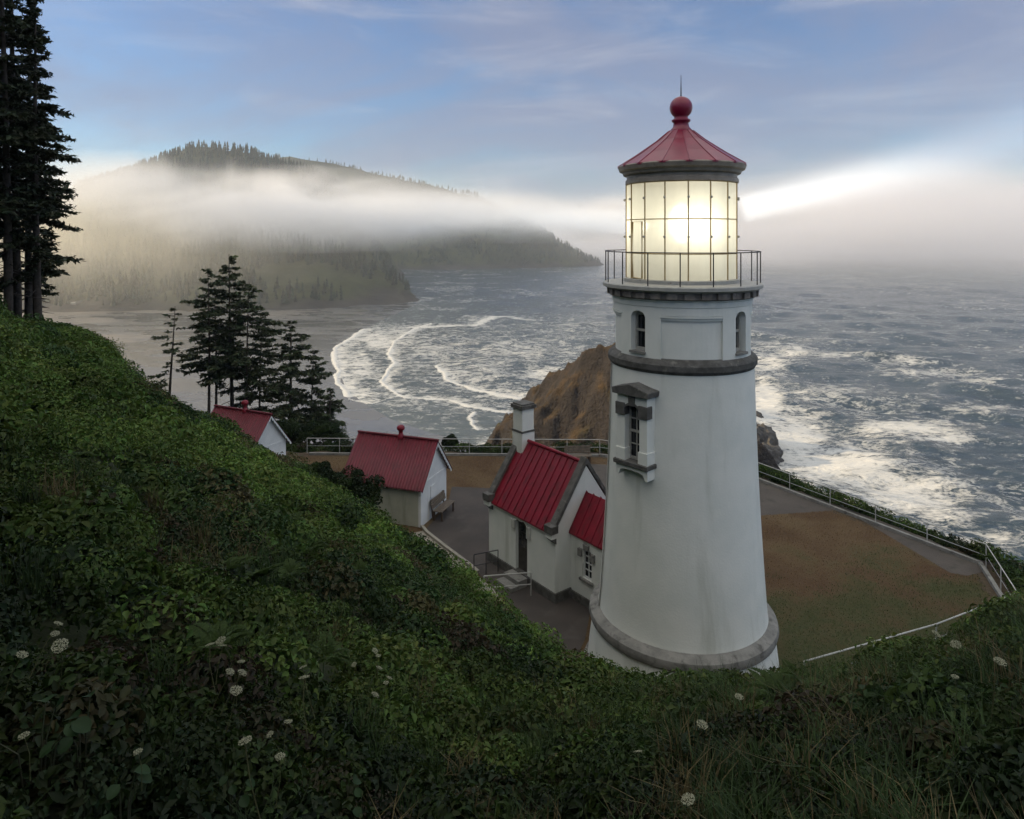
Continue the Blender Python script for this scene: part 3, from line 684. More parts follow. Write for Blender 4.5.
MB().tube([(d0.x, d0.y, 11.76), (d0.x, d0.y, 13.38), (d1.x, d1.y, 13.38), (d1.x, d1.y, 11.76), (d0.x, d0.y, 11.76)], 0.025, 6).build('door_frame', M['bronze'], LH)
for k in range(NL):
    for z in (12.95, 14.05): p = ring(1.66, k, z); MB().lathe([(0, z - .04), (.035, z - .02), (.035, z + .02), (0, z + .04)], 8, (p.x, p.y)).build('handhold_knob', M['pale_iron'], LH)
MB().lathe([(1.3, 14.50), (1.60, 14.50), (1.64, 14.52), (1.64, 14.62), (1.60, 14.66), (1.60, 14.74), (1.70, 14.78), (1.73, 14.86), (1.82, 14.90), (1.86, 15.02), (1.84, 15.05), (1.2, 15.06)], 60).build('cornice', M['cornice_paint'], LH, 'auto')
rf = MB(); z0, z1 = 15.045, 16.10
for k in range(NL):
    prof2 = [(1.87, z0), (1.30, 15.40), (0.72, 15.80), (0.36, z1)]
    for (ra, za), (rb, zb) in zip(prof2[:-1], prof2[1:]):
        rf.add([ring(ra, k, za), ring(ra, k + 1, za), ring(rb, k + 1, zb), ring(rb, k, zb)], [(0, 1, 2, 3)])
    rf.tube([ring(r + .005, k, z) for r, z in prof2], 0.014, 5)
    rf.add([ring(1.87, k, z0), ring(1.87, k + 1, z0), ring(1.87, k + 1, z0 - .05), ring(1.87, k, z0 - .05)], [(3, 2, 1, 0)])
rfo = rf.build('lantern_roof', M['lantern_red'], LH)
fin = [(0.30, 16.02), (0.33, 16.10), (0.30, 16.15), (0.24, 16.22), (0.22, 16.34), (0.27, 16.38), (0.28, 16.43), (0.22, 16.46), (0.20, 16.50)]
fin += [(0.335 * math.sin(t), 16.80 - 0.335 * math.cos(t)) for t in np.linspace(0.65, math.pi - 0.05, 18)]
MB().lathe(fin, 32).build('ventilator_ball', M['lantern_red'], rfo, True)
MB().tube([(0, 0, 17.1), (0, 0, 17.78)], [0.022, 0.006], 6).build('lightning_rod', M['iron'], rfo)
# lens: stacked prism rings round the lamp
ln = []; 
for z in np.linspace(12.55, 14.15, 33):
    r = 0.62 * math.sqrt(max(0.02, 1 - ((z - 13.35) / 0.9) ** 2)); ln += [(r, z), (r + 0.03, z + 0.02)]
MB().lathe([(0, 12.6)] + [(r * 0.62, 13.35 + (z - 13.35) * 0.62) for r, z in ln] + [(0, 14.0)], 40).build('lens', M['lamp'], LH)
MB().lathe([(0.0, 11.64), (0.5, 11.64), (0.45, 11.7), (0.18, 11.8), (0.16, 12.6), (0.35, 12.75), (0.0, 12.75)], 32).build('pedestal', M['iron'], LH, 'auto')
MB().lathe([(0.0, 14.58), (1.55, 14.58)], 40).build('lantern_ceiling', M['pale_iron'], LH)
# drop pipes (left side)
MB().tube([(2.46 * math.sin(R_(-88)), -2.46 * math.cos(R_(-88)), 2.0)] + [((r + .03) * math.sin(R_(-86)), -(r + .03) * math.cos(R_(-86)), z) for r, z in prof[2:-1]], 0.022, 6).build('cable', M['pale_iron'], LH)

def wall_r(z): return 2.43 - 0.36 * ((z - 2.0) / 7.25) - 0.05 * math.sin((z - 2) / 7.25 * math.pi)
def tower_window(a):
    """stuccoed window surround that stands proud of the tapering wall; local x across, y outwards (-y = out)"""
    r = empty('tower_window', (0, 0, 0), R_(a), parent=LH)
    yo = -2.40; yi = -1.95
    MB().box(-0.50, -0.25, yo, yi, 6.78, 8.60).box(0.25, 0.50, yo, yi, 6.78, 8.60).box(-0.53, -0.22, yo - 0.03, yi, 6.78, 7.1).box(0.22, 0.53, yo - 0.03, yi, 6.78, 7.1) \
        .prism([(-0.25, 8.3), (0, 8.44), (0.25, 8.3), (0.25, 8.6), (-0.25, 8.6)], 'y', yo, yi).build('surround', M['white_stucco'], r)
    MB().prism([(-0.60, 8.60), (0.60, 8.60), (0.62, 8.76), (0.0, 8.92), (-0.62, 8.76)], 'y', yo - 0.12, yi).build('hood', M['dark_stone'], r, bevel=0.015)
    MB().box(-0.54, -0.23, yo - 0.05, yo + 0.2, 8.02, 8.36).box(0.23, 0.54, yo - 0.05, yo + 0.2, 8.02, 8.36) \
        .prism([(-0.09, 8.3), (0.09, 8.3), (0.12, 8.61), (-0.12, 8.61)], 'y', yo - 0.04, yo + 0.2) \
        .prism([(-0.27, 8.22), (0, 8.36), (0.27, 8.22), (0.27, 8.29), (0, 8.44), (-0.27, 8.29)], 'y', yo - 0.025, yo + 0.2).build('arch_stones', M['dark_stone'], r, bevel=0.01)
    MB().box(-0.58, 0.58, yo - 0.10, yi, 6.66, 6.78).build('sill', M['dark_stone'], r, bevel=0.012)
    MB().prism([(-0.53, 6.66), (0.53, 6.66), (0.53, 6.36), (0.46, 6.34), (0.38, 6.50), (0.22, 6.54), (-0.22, 6.54), (-0.38, 6.50), (-0.46, 6.34), (-0.53, 6.36)][::-1], 'y', yo - 0.02, yi).build('apron', M['white_stucco'], r)
    g = yi - 0.2
    MB().box(-0.25, 0.25, g, g + .05, 6.78, 8.44).build('pane', M['dark_glass'], r)
    f = MB().box(-0.25, -0.20, g - .04, g, 6.78, 8.4).box(0.20, 0.25, g - .04, g, 6.78, 8.4).box(-0.2, 0.2, g - .04, g, 6.78, 6.86).box(-0.2, 0.2, g - .05, g, 7.54, 7.6)
    for z in (7.2, 7.9): f.box(-0.2, 0.2, g - .03, g, z, z + .03)
    f.box(-0.015, 0.015, g - .031, g, 6.86, 8.4).build('frame', M['pale_iron'], r)
tower_window(-47); tower_window(133)
MB().box(-.08, .08, -.05, .02, -.07, .07).build('plinth_plate', M['brown_stone'], LH).location = (2.70 * math.sin(R_(45)), -2.70 * math.cos(R_(45)), 1.05)

# lamp light in the lantern and its two beams
for az in (3, 123, 243):                 # point lights added round the lens so the panes glow
    pl = bpy.data.lights.new('lamp_light', 'POINT'); pl.energy = 40; pl.color = (1.0, 0.89, 0.69); pl.shadow_soft_size = 0.15
    plo = bpy.data.objects.new('lamp_light', pl); COL.objects.link(plo); plo.location = (TX + 1.0 * math.sin(R_(az)), TY - 1.0 * math.cos(R_(az)), 13.30)
def beam(az, el, cone, power):
    d = Vector((math.sin(R_(az)) * math.cos(R_(el)), math.cos(R_(az)) * math.cos(R_(el)), math.sin(R_(el))))
    s = bpy.data.lights.new('beam_light', 'AREA'); s.shape = 'DISK'; s.size = 0.85; s.energy = power; s.spread = R_(cone); s.color = (1.0, 0.95, 0.84)
    o = bpy.data.objects.new('beam_light', s); COL.objects.link(o); o.location = Vector((TX, TY, 13.30)) + d * 1.88
    o.rotation_euler = d.to_track_quat('-Z', 'Y').to_euler()
beam(92, 14.5, 19, 1.5e4)
beam(-36, 3.0, 14, 0.9e4)

# ------------------------------------------------------------------ cottage beside the tower
CB = Vector((1.53, 24.0)); a_ = Vector((0.61, -0.79)).normalized(); CL, CD = 4.0, 3.0
CA = CB - a_ * CL
cot = empty('workroom_cottage', (CA.x, CA.y, 0), math.atan2(a_.y, a_.x), 'white stucco cottage with red standing seam roof and chimney beside the lighthouse', 'cottage')
EV, RG = 2.5, 4.55; DM = CD / 2
def arch_top(x0, x1, z0, rise, n=8):
    c = (x0 + x1) / 2; h = (x1 - x0) / 2
    return [(x0 + (x1 - x0) * i / n, z0 + rise * (1 - ((x0 + (x1 - x0) * i / n - c) / h) ** 2)) for i in range(n + 1)]
DX0, DX1 = 1.72, 2.42
wall = MB().box(0.25, DX0, 0, 0.25, 0.35, EV).box(DX1, CL - 0.25, 0, 0.25, 0.35, EV)
at = arch_top(DX0, DX1, 2.15, 0.16)
for p, q in zip(at[:-1], at[1:]): wall.prism([p, q, (q[0], EV), (p[0], EV)], 'y', 0, 0.25)
wall.box(0.25, CL - 0.25, CD - 0.25, CD, 0.35, EV)
gp = [(0, 0.35), (CD, 0.35), (CD, EV), (DM, RG), (0, EV)]
wall.prism(gp, 'x', 0, 0.25).prism(gp, 'x', CL - 0.25, CL)
wall.build('wall', M['white_stucco'], cot)
MB().box(-0.06, CL + 0.06, -0.06, CD + 0.06, -0.3, 0.347).build('foundation', M['dark_stone'], cot)
def seam_roof(x0, x1, nseam, ev, rg, dm, over, parent, m, thick=0.05):
    r = MB(); sl = (rg - ev) / dm
    for s in (-1, 1):
        y0 = -over if s < 0 else 2 * dm + over; z0 = ev - over * sl
        r.hexa([(x0, y0, z0), (x1, y0, z0), (x1, dm, rg), (x0, dm, rg), (x0, y0, z0 + thick), (x1, y0, z0 + thick), (x1, dm, rg + thick), (x0, dm, rg + thick)])
        for k in range(nseam + 1):
            x = x0 + 0.02 + (x1 - x0 - 0.04) * k / nseam
            r.hexa([(x - .016, y0, z0 + thick), (x + .016, y0, z0 + thick), (x + .016, dm, rg + thick), (x - .016, dm, rg + thick),
                    (x - .016, y0, z0 + thick + .055), (x + .016, y0, z0 + thick + .055), (x + .016, dm, rg + thick + .055), (x - .016, dm, rg + thick + .055)])
    r.tube([(x0, dm, rg + thick + .03), (x1, dm, rg + thick + .03)], 0.07, 8)
    return r.build('roof', m, parent)
seam_roof(0.26, CL - 0.26, 10, EV + .02, RG + .02, DM, 0.10, cot, M['red_metal'])
sl = (RG - EV) / DM
for x0, x1 in ((-0.04, 0.27), (CL - 0.27, CL + 0.04)):                       # raised gable copings
    MB().prism([(-0.16, EV - 0.14), (DM, RG + 0.06), (CD + 0.16, EV - 0.14), (CD + 0.16, EV + 0.10), (DM, RG + 0.30), (-0.16, EV + 0.10)], 'x', x0, x1).build('coping', M['dark_stone'], cot, bevel=0.015)
    for y0, y1 in ((-0.24, 0.04), (CD - 0.04, CD + 0.24)):
        k = MB().box(x0 - .05, x1 + .05, y0 - .03, y1 + .03, EV - 0.02, EV + 0.26).build('kneeler', M['dark_stone'], cot, bevel=0.012)
        MB().box(x0 - .01, x1 + .01, y0 + .02, y1 - .02, EV - 0.20, EV - 0.022).build('kneeler_band', M['white_stucco'], k)
        MB().prism([(y0 + .02, EV - .202), (y1 - .02, EV - .202), (y1 - .02 if y0 < 0 else y0 + .02, EV - .42)], 'x', x0, x1).build('corbel_stone', M['dark_stone'], k)
MB().box(0.27, CL - 0.27, -0.07, 0.0, EV - 0.18, EV - 0.05).build('eave_gutter', M['white_stucco'], cot)
ch = MB().box(0.02, 0.62, DM - .3, DM + .3, RG - 0.6, 5.95).box(0.0, 0.64, DM - .32, DM + .32, RG - 0.62, 5.0).build('chimney', M['white_stucco'], cot)
MB().box(-0.06, 0.70, DM - .38, DM + .38, 5.95, 6.10).box(0.0, 0.64, DM - .32, DM + .32, 6.10, 6.16).build('chimney_cap', M['dark_stone'], ch, bevel=0.012)
MB().box(-0.02, 0.66, DM - .34, DM + .34, 5.0, 5.07).build('chimney_band', M['dark_stone'], ch)
# door with its stones
dr = empty('door', (0, 0, 0), 0, parent=cot)
MB().prism([(DX0, 0.35), (DX1, 0.35)] + at[::-1], 'y', 0.14, 0.19).build('door_leaf', M['door_paint'], dr)
dp = MB()
for i in range(2):
    for k in range(3): dp.box(DX0 + .08 + i * .29, DX0 + .33 + i * .29, 0.125, 0.14, 1.25 + k * .28, 1.49 + k * .28)
dp.build('pane', M['dark_glass'], dr)
MB().tube([(DX1 - .08, .10, 1.2), (DX1 - .08, .10, 1.3)], .025, 6).build('handle', M['bronze'], dr)
for st in (MB().box(DX0 - .22, DX0 - .003, -.07, .1, 1.85, 2.2), MB().box(DX1 + .003, DX1 + .22, -.07, .1, 1.75, 2.2), MB().prism([(DX0 + .25, 2.26), (DX1 - .25, 2.26), (DX1 - .2, 2.46), (DX0 + .2, 2.46)], 'y', -.07, .1)):
    st.build('door_stone', M['pale_stone'], cot, bevel=0.01)
lb = MB()
for p, q in zip(at[:-1], at[1:]): lb.prism([(p[0], p[1] + .01), (q[0], q[1] + .01), (q[0], q[1] + .16), (p[0], p[1] + .16)], 'y', -.03, 0)
lb.build('door_label_moulding', M['white_stucco'], cot)
MB().box(DX0 - .1, DX1 + .1, -.5, -.07, -.1, .32).box(DX0 - .1, DX1 + .1, -.85, -.5, -.1, .16).build('step', M['grey_stone'], cot, bevel=.012)
# annex to the tower: part of the same building
ax = empty('annex', (CL + .001, 0, 0), 0, parent=cot)
AY0, AY1, AL = 0.72, 2.28, 3.0; AM = (AY0 + AY1) / 2; AE, AR = 2.42, 3.55
wx0, wx1 = 0.62, 1.08
aw = MB().box(0, wx0, AY0, AY0 + .2, .3, AE).box(wx1, AL, AY0, AY0 + .2, .3, AE).box(wx0, wx1, AY0, AY0 + .2, .3, .95)
wt = arch_top(wx0, wx1, 1.92, .1, 6)
for p, q in zip(wt[:-1], wt[1:]): aw.prism([p, q, (q[0], AE), (p[0], AE)], 'y', AY0, AY0 + .2)
aw.box(0, AL, AY1 - .2, AY1, .3, AE).build('annex_wall', M['white_stucco'], ax)
MB().box(0.06, AL, AY0 - .06, AY1 + .06, -.3, .297).build('annex_foundation', M['dark_stone'], ax)
r = MB(); asl = (AR - AE) / (AM - AY0)
for s in (-1, 1):
    y0 = AY0 - .08 if s < 0 else AY1 + .08; zz = AE - .08 * asl
    r.hexa([(0.0, y0, zz), (AL, y0, zz), (AL, AM, AR), (0.0, AM, AR), (0.0, y0, zz + .05), (AL, y0, zz + .05), (AL, AM, AR + .05), (0.0, AM, AR + .05)])
    for k in range(8):
        x = .03 + k * .36
        r.hexa([(x - .016, y0, zz + .05), (x + .016, y0, zz + .05), (x + .016, AM, AR + .05), (x - .016, AM, AR + .05), (x - .016, y0, zz + .1), (x + .016, y0, zz + .1), (x + .016, AM, AR + .1), (x - .016, AM, AR + .1)])
r.build('annex_roof', M['red_metal'], ax)
MB().box(0.02, AL, AY0 - .04, AY0, AE - .14, AE - .03).build('annex_gutter', M['white_stucco'], ax)
win = empty('window', (0, 0, 0), 0, parent=ax)
wf = MB().box(wx0, wx0 + .04, AY0 + .08, AY0 + .12, .95, 1.95).box(wx1 - .04, wx1, AY0 + .08, AY0 + .12, .95, 1.95).box(wx0 + .04, wx1 - .04, AY0 + .08, AY0 + .12, .95, 1.0).box((wx0 + wx1) / 2 - .015, (wx0 + wx1) / 2 + .015, AY0 + .085, AY0 + .12, 1, 2.0)
for z in (1.23, 1.46, 1.70): wf.box(wx0 + .04, wx1 - .04, AY0 + .087, AY0 + .12, z, z + .03)
for c in (ax,):
    wf.build('window_frame', M['shed_white'], c)
    MB().box(wx0, wx1, AY0 + .125, AY0 + .15, .95, 2.03).build('window_pane', M['dark_glass'], c)
    MB().box(wx0 - .1, wx1 + .1, AY0 - .09, AY0 + .08, .86, .948).build('window_sill', M['grey_stone'], c, bevel=.01)
    for ws in (MB().box(wx0 - .18, wx0 - .003, AY0 - .09, AY0 + .06, 1.68, 1.95), MB().box(wx1 + .003, wx1 + .18, AY0 - .09, AY0 + .06, 1.68, 1.95), MB().prism([(wx0 + .13, 1.98), (wx1 - .13, 1.98), (wx1 - .09, 2.18), (wx0 + .09, 2.18)], 'y', AY0 - .09, AY0 + .06)):
        ws.build('window_stone', M['grey_stone'], c, bevel=.01)
bpy.data.objects.remove(win)

# handrails by the cottage door
def pipe_rail(name, pts, h, label, m, npost, r=.022, lower=True):
    e = empty(name, (pts[0][0], pts[0][1], 0), 0, label, 'railing'); o = Vector((pts[0][0], pts[0][1]))
    q = [Vector((x - o.x, y - o.y, h + z)) for x, y, z in pts]
    MB().tube(q, r, 6).build('rail', m, e)
    if lower: MB().tube([p - Vector((0, 0, h * .5)) for p in q], r * .8, 6).build('rail', m, e)
    for i in range(npost):
        t = i / max(1, npost - 1) * (len(q) - 1); k = min(int(t), len(q) - 2); p = q[k].lerp(q[k + 1], t - k)
        MB().tube([(p.x, p.y, p.z - h - .1), p], r, 6).build('post', m, e)
    return e
wa, wb = W(484, 600, 0), W(531, 596, 0)
pipe_rail('handrail', [(wa.x, wa.y, 0.0), (wb.x, wb.y, 0.0)], 0.85, 'white pipe handrail in front of the cottage door, nearest the hillside', M['rail_white'], 2)
wa, wb = W(474, 577, 0), W(498, 572, 0)
pipe_rail('handrail', [(wa.x, wa.y, 0), (wb.x, wb.y, 0)], 0.85, 'dark thin handrail left of the cottage door by the concrete walk', M['iron'], 3, .018)

# ------------------------------------------------------------------ the two sheds
def shed(corner, gdir, L, G, ev, rg, label, seed):
    """corner = near corner of the white gable; local x runs along the long beige side away from it, y along the gable"""
    g = Vector(gdir).normalized(); lx = Vector((-g.y, g.x))           # to the left of the gable direction
    e = empty('oil_shed', (corner[0], corner[1], 0), math.atan2(lx.y, lx.x), label, 'shed', 'red roofed oil sheds beside the lighthouse')
    # local axes: x = lx, y = rotate(lx, 90) = -g
    def Y(t): return -t
    GM = G / 2; sl = (rg - ev) / GM
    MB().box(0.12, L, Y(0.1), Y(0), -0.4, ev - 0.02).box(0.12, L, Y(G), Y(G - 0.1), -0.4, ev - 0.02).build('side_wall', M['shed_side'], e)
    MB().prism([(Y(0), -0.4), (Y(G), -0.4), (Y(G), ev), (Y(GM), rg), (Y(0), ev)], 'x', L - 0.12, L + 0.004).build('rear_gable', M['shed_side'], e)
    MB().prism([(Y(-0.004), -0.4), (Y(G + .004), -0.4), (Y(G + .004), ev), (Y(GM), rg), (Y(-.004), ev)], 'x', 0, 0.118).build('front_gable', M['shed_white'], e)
    MB().box(-0.025, 0, Y(G), Y(0), ev - 0.16, ev - 0.06).build('gable_moulding', M['shed_white'], e)
    MB().box(-0.03, 0, Y(G * .5 + .02), Y(G * .5 - .36), 0.95, 1.5).build('vent_panel', M['shed_white'], e)
    bb = MB()
    for s in (0, 1):                                                # bargeboards with scalloped edge
        n = 9
        for k in range(n):
            t0, t1 = k / n, (k + 1) / n
            def q(t, o): yy = (-0.2 + (GM + .2) * t); zz = ev - 0.2 * sl + (rg - ev + .2 * sl) * t; return (Y(yy if s == 0 else G - yy), zz + o)
            m_ = (t0 + t1) / 2
            bb.prism([q(t0, -.10), q(m_, -.19), q(t1, -.10), q(t1, .0), q(t0, .0)], 'x', -0.20, -0.165)
    bb.build('bargeboard', M['shed_white'], e)
    # corrugated roof
    V = []; Fq = []; n = int((L + .4) / .026); xs = np.linspace(-0.22, L + 0.18, n)
    rows_ = []
    for yy, zz in ((-0.24, ev - .24 * sl), (GM, rg + .01), (G + .24, ev - .24 * sl)):
        rows_.append(np.stack([xs, np.full(n, Y(yy)), zz + .05 + .022 * np.sin(xs * 2 * math.pi / .15)], -1))
    low = [r_ - np.array([0, 0, .045]) for r_ in rows_]
    Vv = np.concatenate(rows_ + low); Fq = np.concatenate([grid_faces(3, n), grid_faces(3, n)[:, ::-1] + 3 * n])
    ro_ = link('roof', np_mesh('roof', Vv, Fq), M['red_rusty'], e)
    MB().tube([(-0.24, Y(GM), rg + .08), (L + .2, Y(GM), rg + .08)], .06, 8).build('ridge_cap', M['red_rusty'], ro_)
    cx = L * .45
    MB().lathe([(.15, rg - .02), (.13, rg + .16), (.10, rg + .18), (.10, rg + .36), (.17, rg + .38), (.19, rg + .46), (.16, rg + .55), (.07, rg + .60), (0, rg + .61)], 16, (cx, Y(GM))).build('roof_ventilator', M['red_metal'], ro_, True)
    return e
shed((-4.05, 30.2), (0.89, 2.5), 3.85, 2.65, 1.95, 3.45, 'red corrugated roof shed nearest the cottage, bench against its white gable', 1)
shed((-13.1, 34.0), (0.43, 0.9), 3.7, 2.45, 2.2, 3.7, 'red corrugated roof shed under the tall trees, half hidden by the green slope', 2)
p0, p1 = W(287, 478, 0), W(306, 482, 0)
lw = MB(); d_ = (p1 - p0).xy.normalized(); n_ = Vector((-d_.y, d_.x)) * .08
a0, a1 = (-11.75, 36.1), (-10.55, 35.3)
dd = (Vector(a1) - Vector(a0)).normalized(); nn = Vector((-dd.y, dd.x)) * .09
o = lw.hexa([(a0[0] - nn.x, a0[1] - nn.y, -.3), (a1[0] - nn.x, a1[1] - nn.y, -.3), (a1[0] + nn.x, a1[1] + nn.y, -.3), (a0[0] + nn.x, a0[1] + nn.y, -.3),
         (a0[0] - nn.x, a0[1] - nn.y, 1.0), (a1[0] - nn.x, a1[1] - nn.y, .95), (a1[0] + nn.x, a1[1] + nn.y, .95), (a0[0] + nn.x, a0[1] + nn.y, 1.0)]).build('low_wall', M['shed_white'], None, bevel=.01)
tag(o, 'low pale wall running out from the corner of the shed under the trees', 'wall')

def bench(x, y, rz, w, label, back=True):
    e = empty('wooden_bench', (x, y, 0.016), rz, label, 'bench')
    s = MB()
    for k in range(4): s.box(-w / 2, w / 2, .02 + k * .115, .12 + k * .115, .43, .46)
    s.build('seat', M['wood_grey'], e)
    if back:
        b = MB()
        for k in range(3): b.hexa([(-w / 2, .5 + .03 * k, .52 + k * .13), (w / 2, .5 + .03 * k, .52 + k * .13), (w / 2, .535 + .03 * k, .52 + k * .13), (-w / 2, .535 + .03 * k, .52 + k * .13),
                                 (-w / 2, .52 + .03 * k, .63 + k * .13), (w / 2, .52 + .03 * k, .63 + k * .13), (w / 2, .555 + .03 * k, .63 + k * .13), (-w / 2, .555 + .03 * k, .63 + k * .13)])
        b.build('backrest', M['wood_grey'], e)
    for s_ in (-1, 1):
        x_ = s_ * (w / 2 - .12); m = MB().box(x_ - .04, x_ + .04, .03, .10, 0, .43).box(x_ - .04, x_ + .04, .42, .5, 0, .43)
        if back: m.hexa([(x_ - .03, .50, .1), (x_ + .03, .50, .1), (x_ + .03, .56, .1), (x_ - .03, .56, .1), (x_ - .03, .60, .9), (x_ + .03, .60, .9), (x_ + .03, .64, .9), (x_ - .03, .64, .9)])
        m.build('leg', M['wood_dark'], e)
    return e
# bench back is against the gable: local +y points to the gable wall
gd = Vector((0.89, 2.5)).normalized(); nrm = Vector((gd.y, -gd.x))
c = Vector((-4.05, 30.2)) + gd * 1.5 + nrm * 0.68
bench(c.x, c.y, math.atan2(gd.y, gd.x), 1.45, 'weathered wooden bench against the white gable of the shed')
c = W(579, 465, 0); bench(c.x, c.y, R_(4), 1.5, 'dark wooden bench on the far path, just behind the cottage roof')

# ------------------------------------------------------------------ fences
def fence(pts, spacing, h, label, m, seed):
    e = empty('pipe_fence', (pts[0][0], pts[0][1], 0), 0, label, 'fence', 'pipe fences round the terrace'); o = Vector(pts[0])
    q = [Vector((x - o.x, y - o.y, 0)) for x, y in pts]; rng = random.Random(seed)
    top = [p + Vector((0, 0, h)) for p in q]
    MB().tube(top, .022, 6).build('top_rail', m, e)
    MB().tube([p + Vector((0, 0, h * .5)) for p in q], .012, 6).build('wire', M['galv'], e)
    for a, b in zip(q[:-1], q[1:]):
        n = max(1, round((b - a).length / spacing))
        for k in range(n):
            p = a.lerp(b, k / n); MB().tube([p + Vector((0, 0, -.4)), p + Vector((rng.uniform(-.015, .015), 0, h))], .02, 6).build('post', m, e)
    p = q[-1]; MB().tube([p + Vector((0, 0, -.4)), p + Vector((0, 0, h))], .03, 6).build('post', m, e)
fence([(-12.2, 40.5), (5.2, 40.2), (9.0, 38.4)], 2.0, 0.9, 'pale pipe fence along the back edge of the terrace behind the sheds and cottage', M['rail_white'], 1)
fence([(9.0, 38.4), (12.95, 36.4), (18.55, 26.6), (17.1, 23.0)], 2.2, 0.9, 'pale pipe fence along the seaward edge of the gravel path right of the tower', M['rail_white'], 2)
fence([(17.1, 23.0), (13.2, 21.15), (8.3, 19.3)], 2.4, 0.9, 'pale pipe fence along the lawn at the foot of the near slope', M['rail_white'], 3)

# ------------------------------------------------------------------ leaves
def leaf_mesh(pos, nrm, size, tint, rng, aspect=0.5, fold=0.18, along=None, oval=False):
    n = len(pos); nrm = nrm / np.maximum(np.linalg.norm(nrm, axis=1, keepdims=True), 1e-6)
    t = rng.normal(size=(n, 3)) if along is None else along + 0.35 * rng.normal(size=(n, 3))
    t -= nrm * (t * nrm).sum(1, keepdims=True); t /= np.maximum(np.linalg.norm(t, axis=1, keepdims=True), 1e-6)
    s = np.cross(nrm, t); L = size[:, None]; w = L * aspect * 0.5
    b = pos - t * L * .4; tip = pos + t * L * .6 - nrm * L * .12
    V = np.stack([b, pos + s * w + nrm * L * fold, tip, pos - s * w + nrm * L * fold], 1).reshape(-1, 3)
    i = (np.arange(n) * 4)[:, None]
    if oval:
        V = np.stack([b, b + t * L * .22 + s * w * .8 + nrm * L * fold * .7, b + t * L * .55 + s * w * .95 + nrm * L * fold, tip, b + t * L * .55 - s * w * .95 + nrm * L * fold, b + t * L * .22 - s * w * .8 + nrm * L * fold * .7], 1).reshape(-1, 3)
        i = (np.arange(n) * 6)[:, None]
        Fc = np.concatenate([i + np.array([k]) for k in ((0, 1, 2), (0, 2, 3), (0, 3, 4), (0, 4, 5))], 0)
        return V, Fc, np.repeat(tint, 6, 0)
    Fc = np.concatenate([i + np.array([[0, 1, 2]]), i + np.array([[0, 2, 3]])], 0)
    return V, Fc, np.repeat(tint, 4, 0)
def merge_parts(parts):
    V = []; Fc = []; T = []; n = 0
    for v, f, t in parts: V.append(v); Fc.append(f + n); T.append(t); n += len(v)
    return np.concatenate(V), np.concatenate(Fc), np.concatenate(T)
PAL = np.array([(0.042, 0.075, 0.016), (0.060, 0.100, 0.020), (0.070, 0.122, 0.024), (0.026, 0.052, 0.016), (0.082, 0.120, 0.028), (0.062, 0.062, 0.024), (0.062, 0.050, 0.028)])
PALP = np.array([0.24, 0.24, 0.15, 0.19, 0.09, 0.06, 0.03])
def clump_leaves(cx, cy, cz, rc, per, leaf, rng, pal=PAL, palp=PALP, squash=0.75, updir=0.35, aspect=0.5, gain=1.0, oval=False):
    """leafy mounds: per leaves on each half-dome"""
    n = len(cx); per = np.asarray(per, int); idx = np.repeat(np.arange(n), per); N = len(idx)
    d = rng.normal(size=(N, 3)); d /= np.linalg.norm(d, axis=1, keepdims=True); d[:, 2] = np.abs(d[:, 2]) * 1.0 - 0.12
    rr = rc[idx] * (0.62 + 0.42 * rng.random(N) ** 0.6)
    pos = np.stack([cx[idx] + d[:, 0] * rr, cy[idx] + d[:, 1] * rr, cz[idx] + d[:, 2] * rr * squash], -1)
    nr = d * np.array([1, 1, 1.0]) + np.array([0, 0, updir]) + 0.5 * rng.normal(size=(N, 3))
    base = pal[rng.choice(len(pal), n, p=palp)] * rng.uniform(0.7, 1.5, (n, 1)) * gain * 0.95
    tint = base[idx] * rng.uniform(0.7, 1.35, (N, 1)); tint[:, 0] *= rng.uniform(0.85, 1.25, N)
    return leaf_mesh(pos, nr, leaf[idx] * rng.uniform(0.6, 1.35, N), tint, rng, aspect, oval=oval)

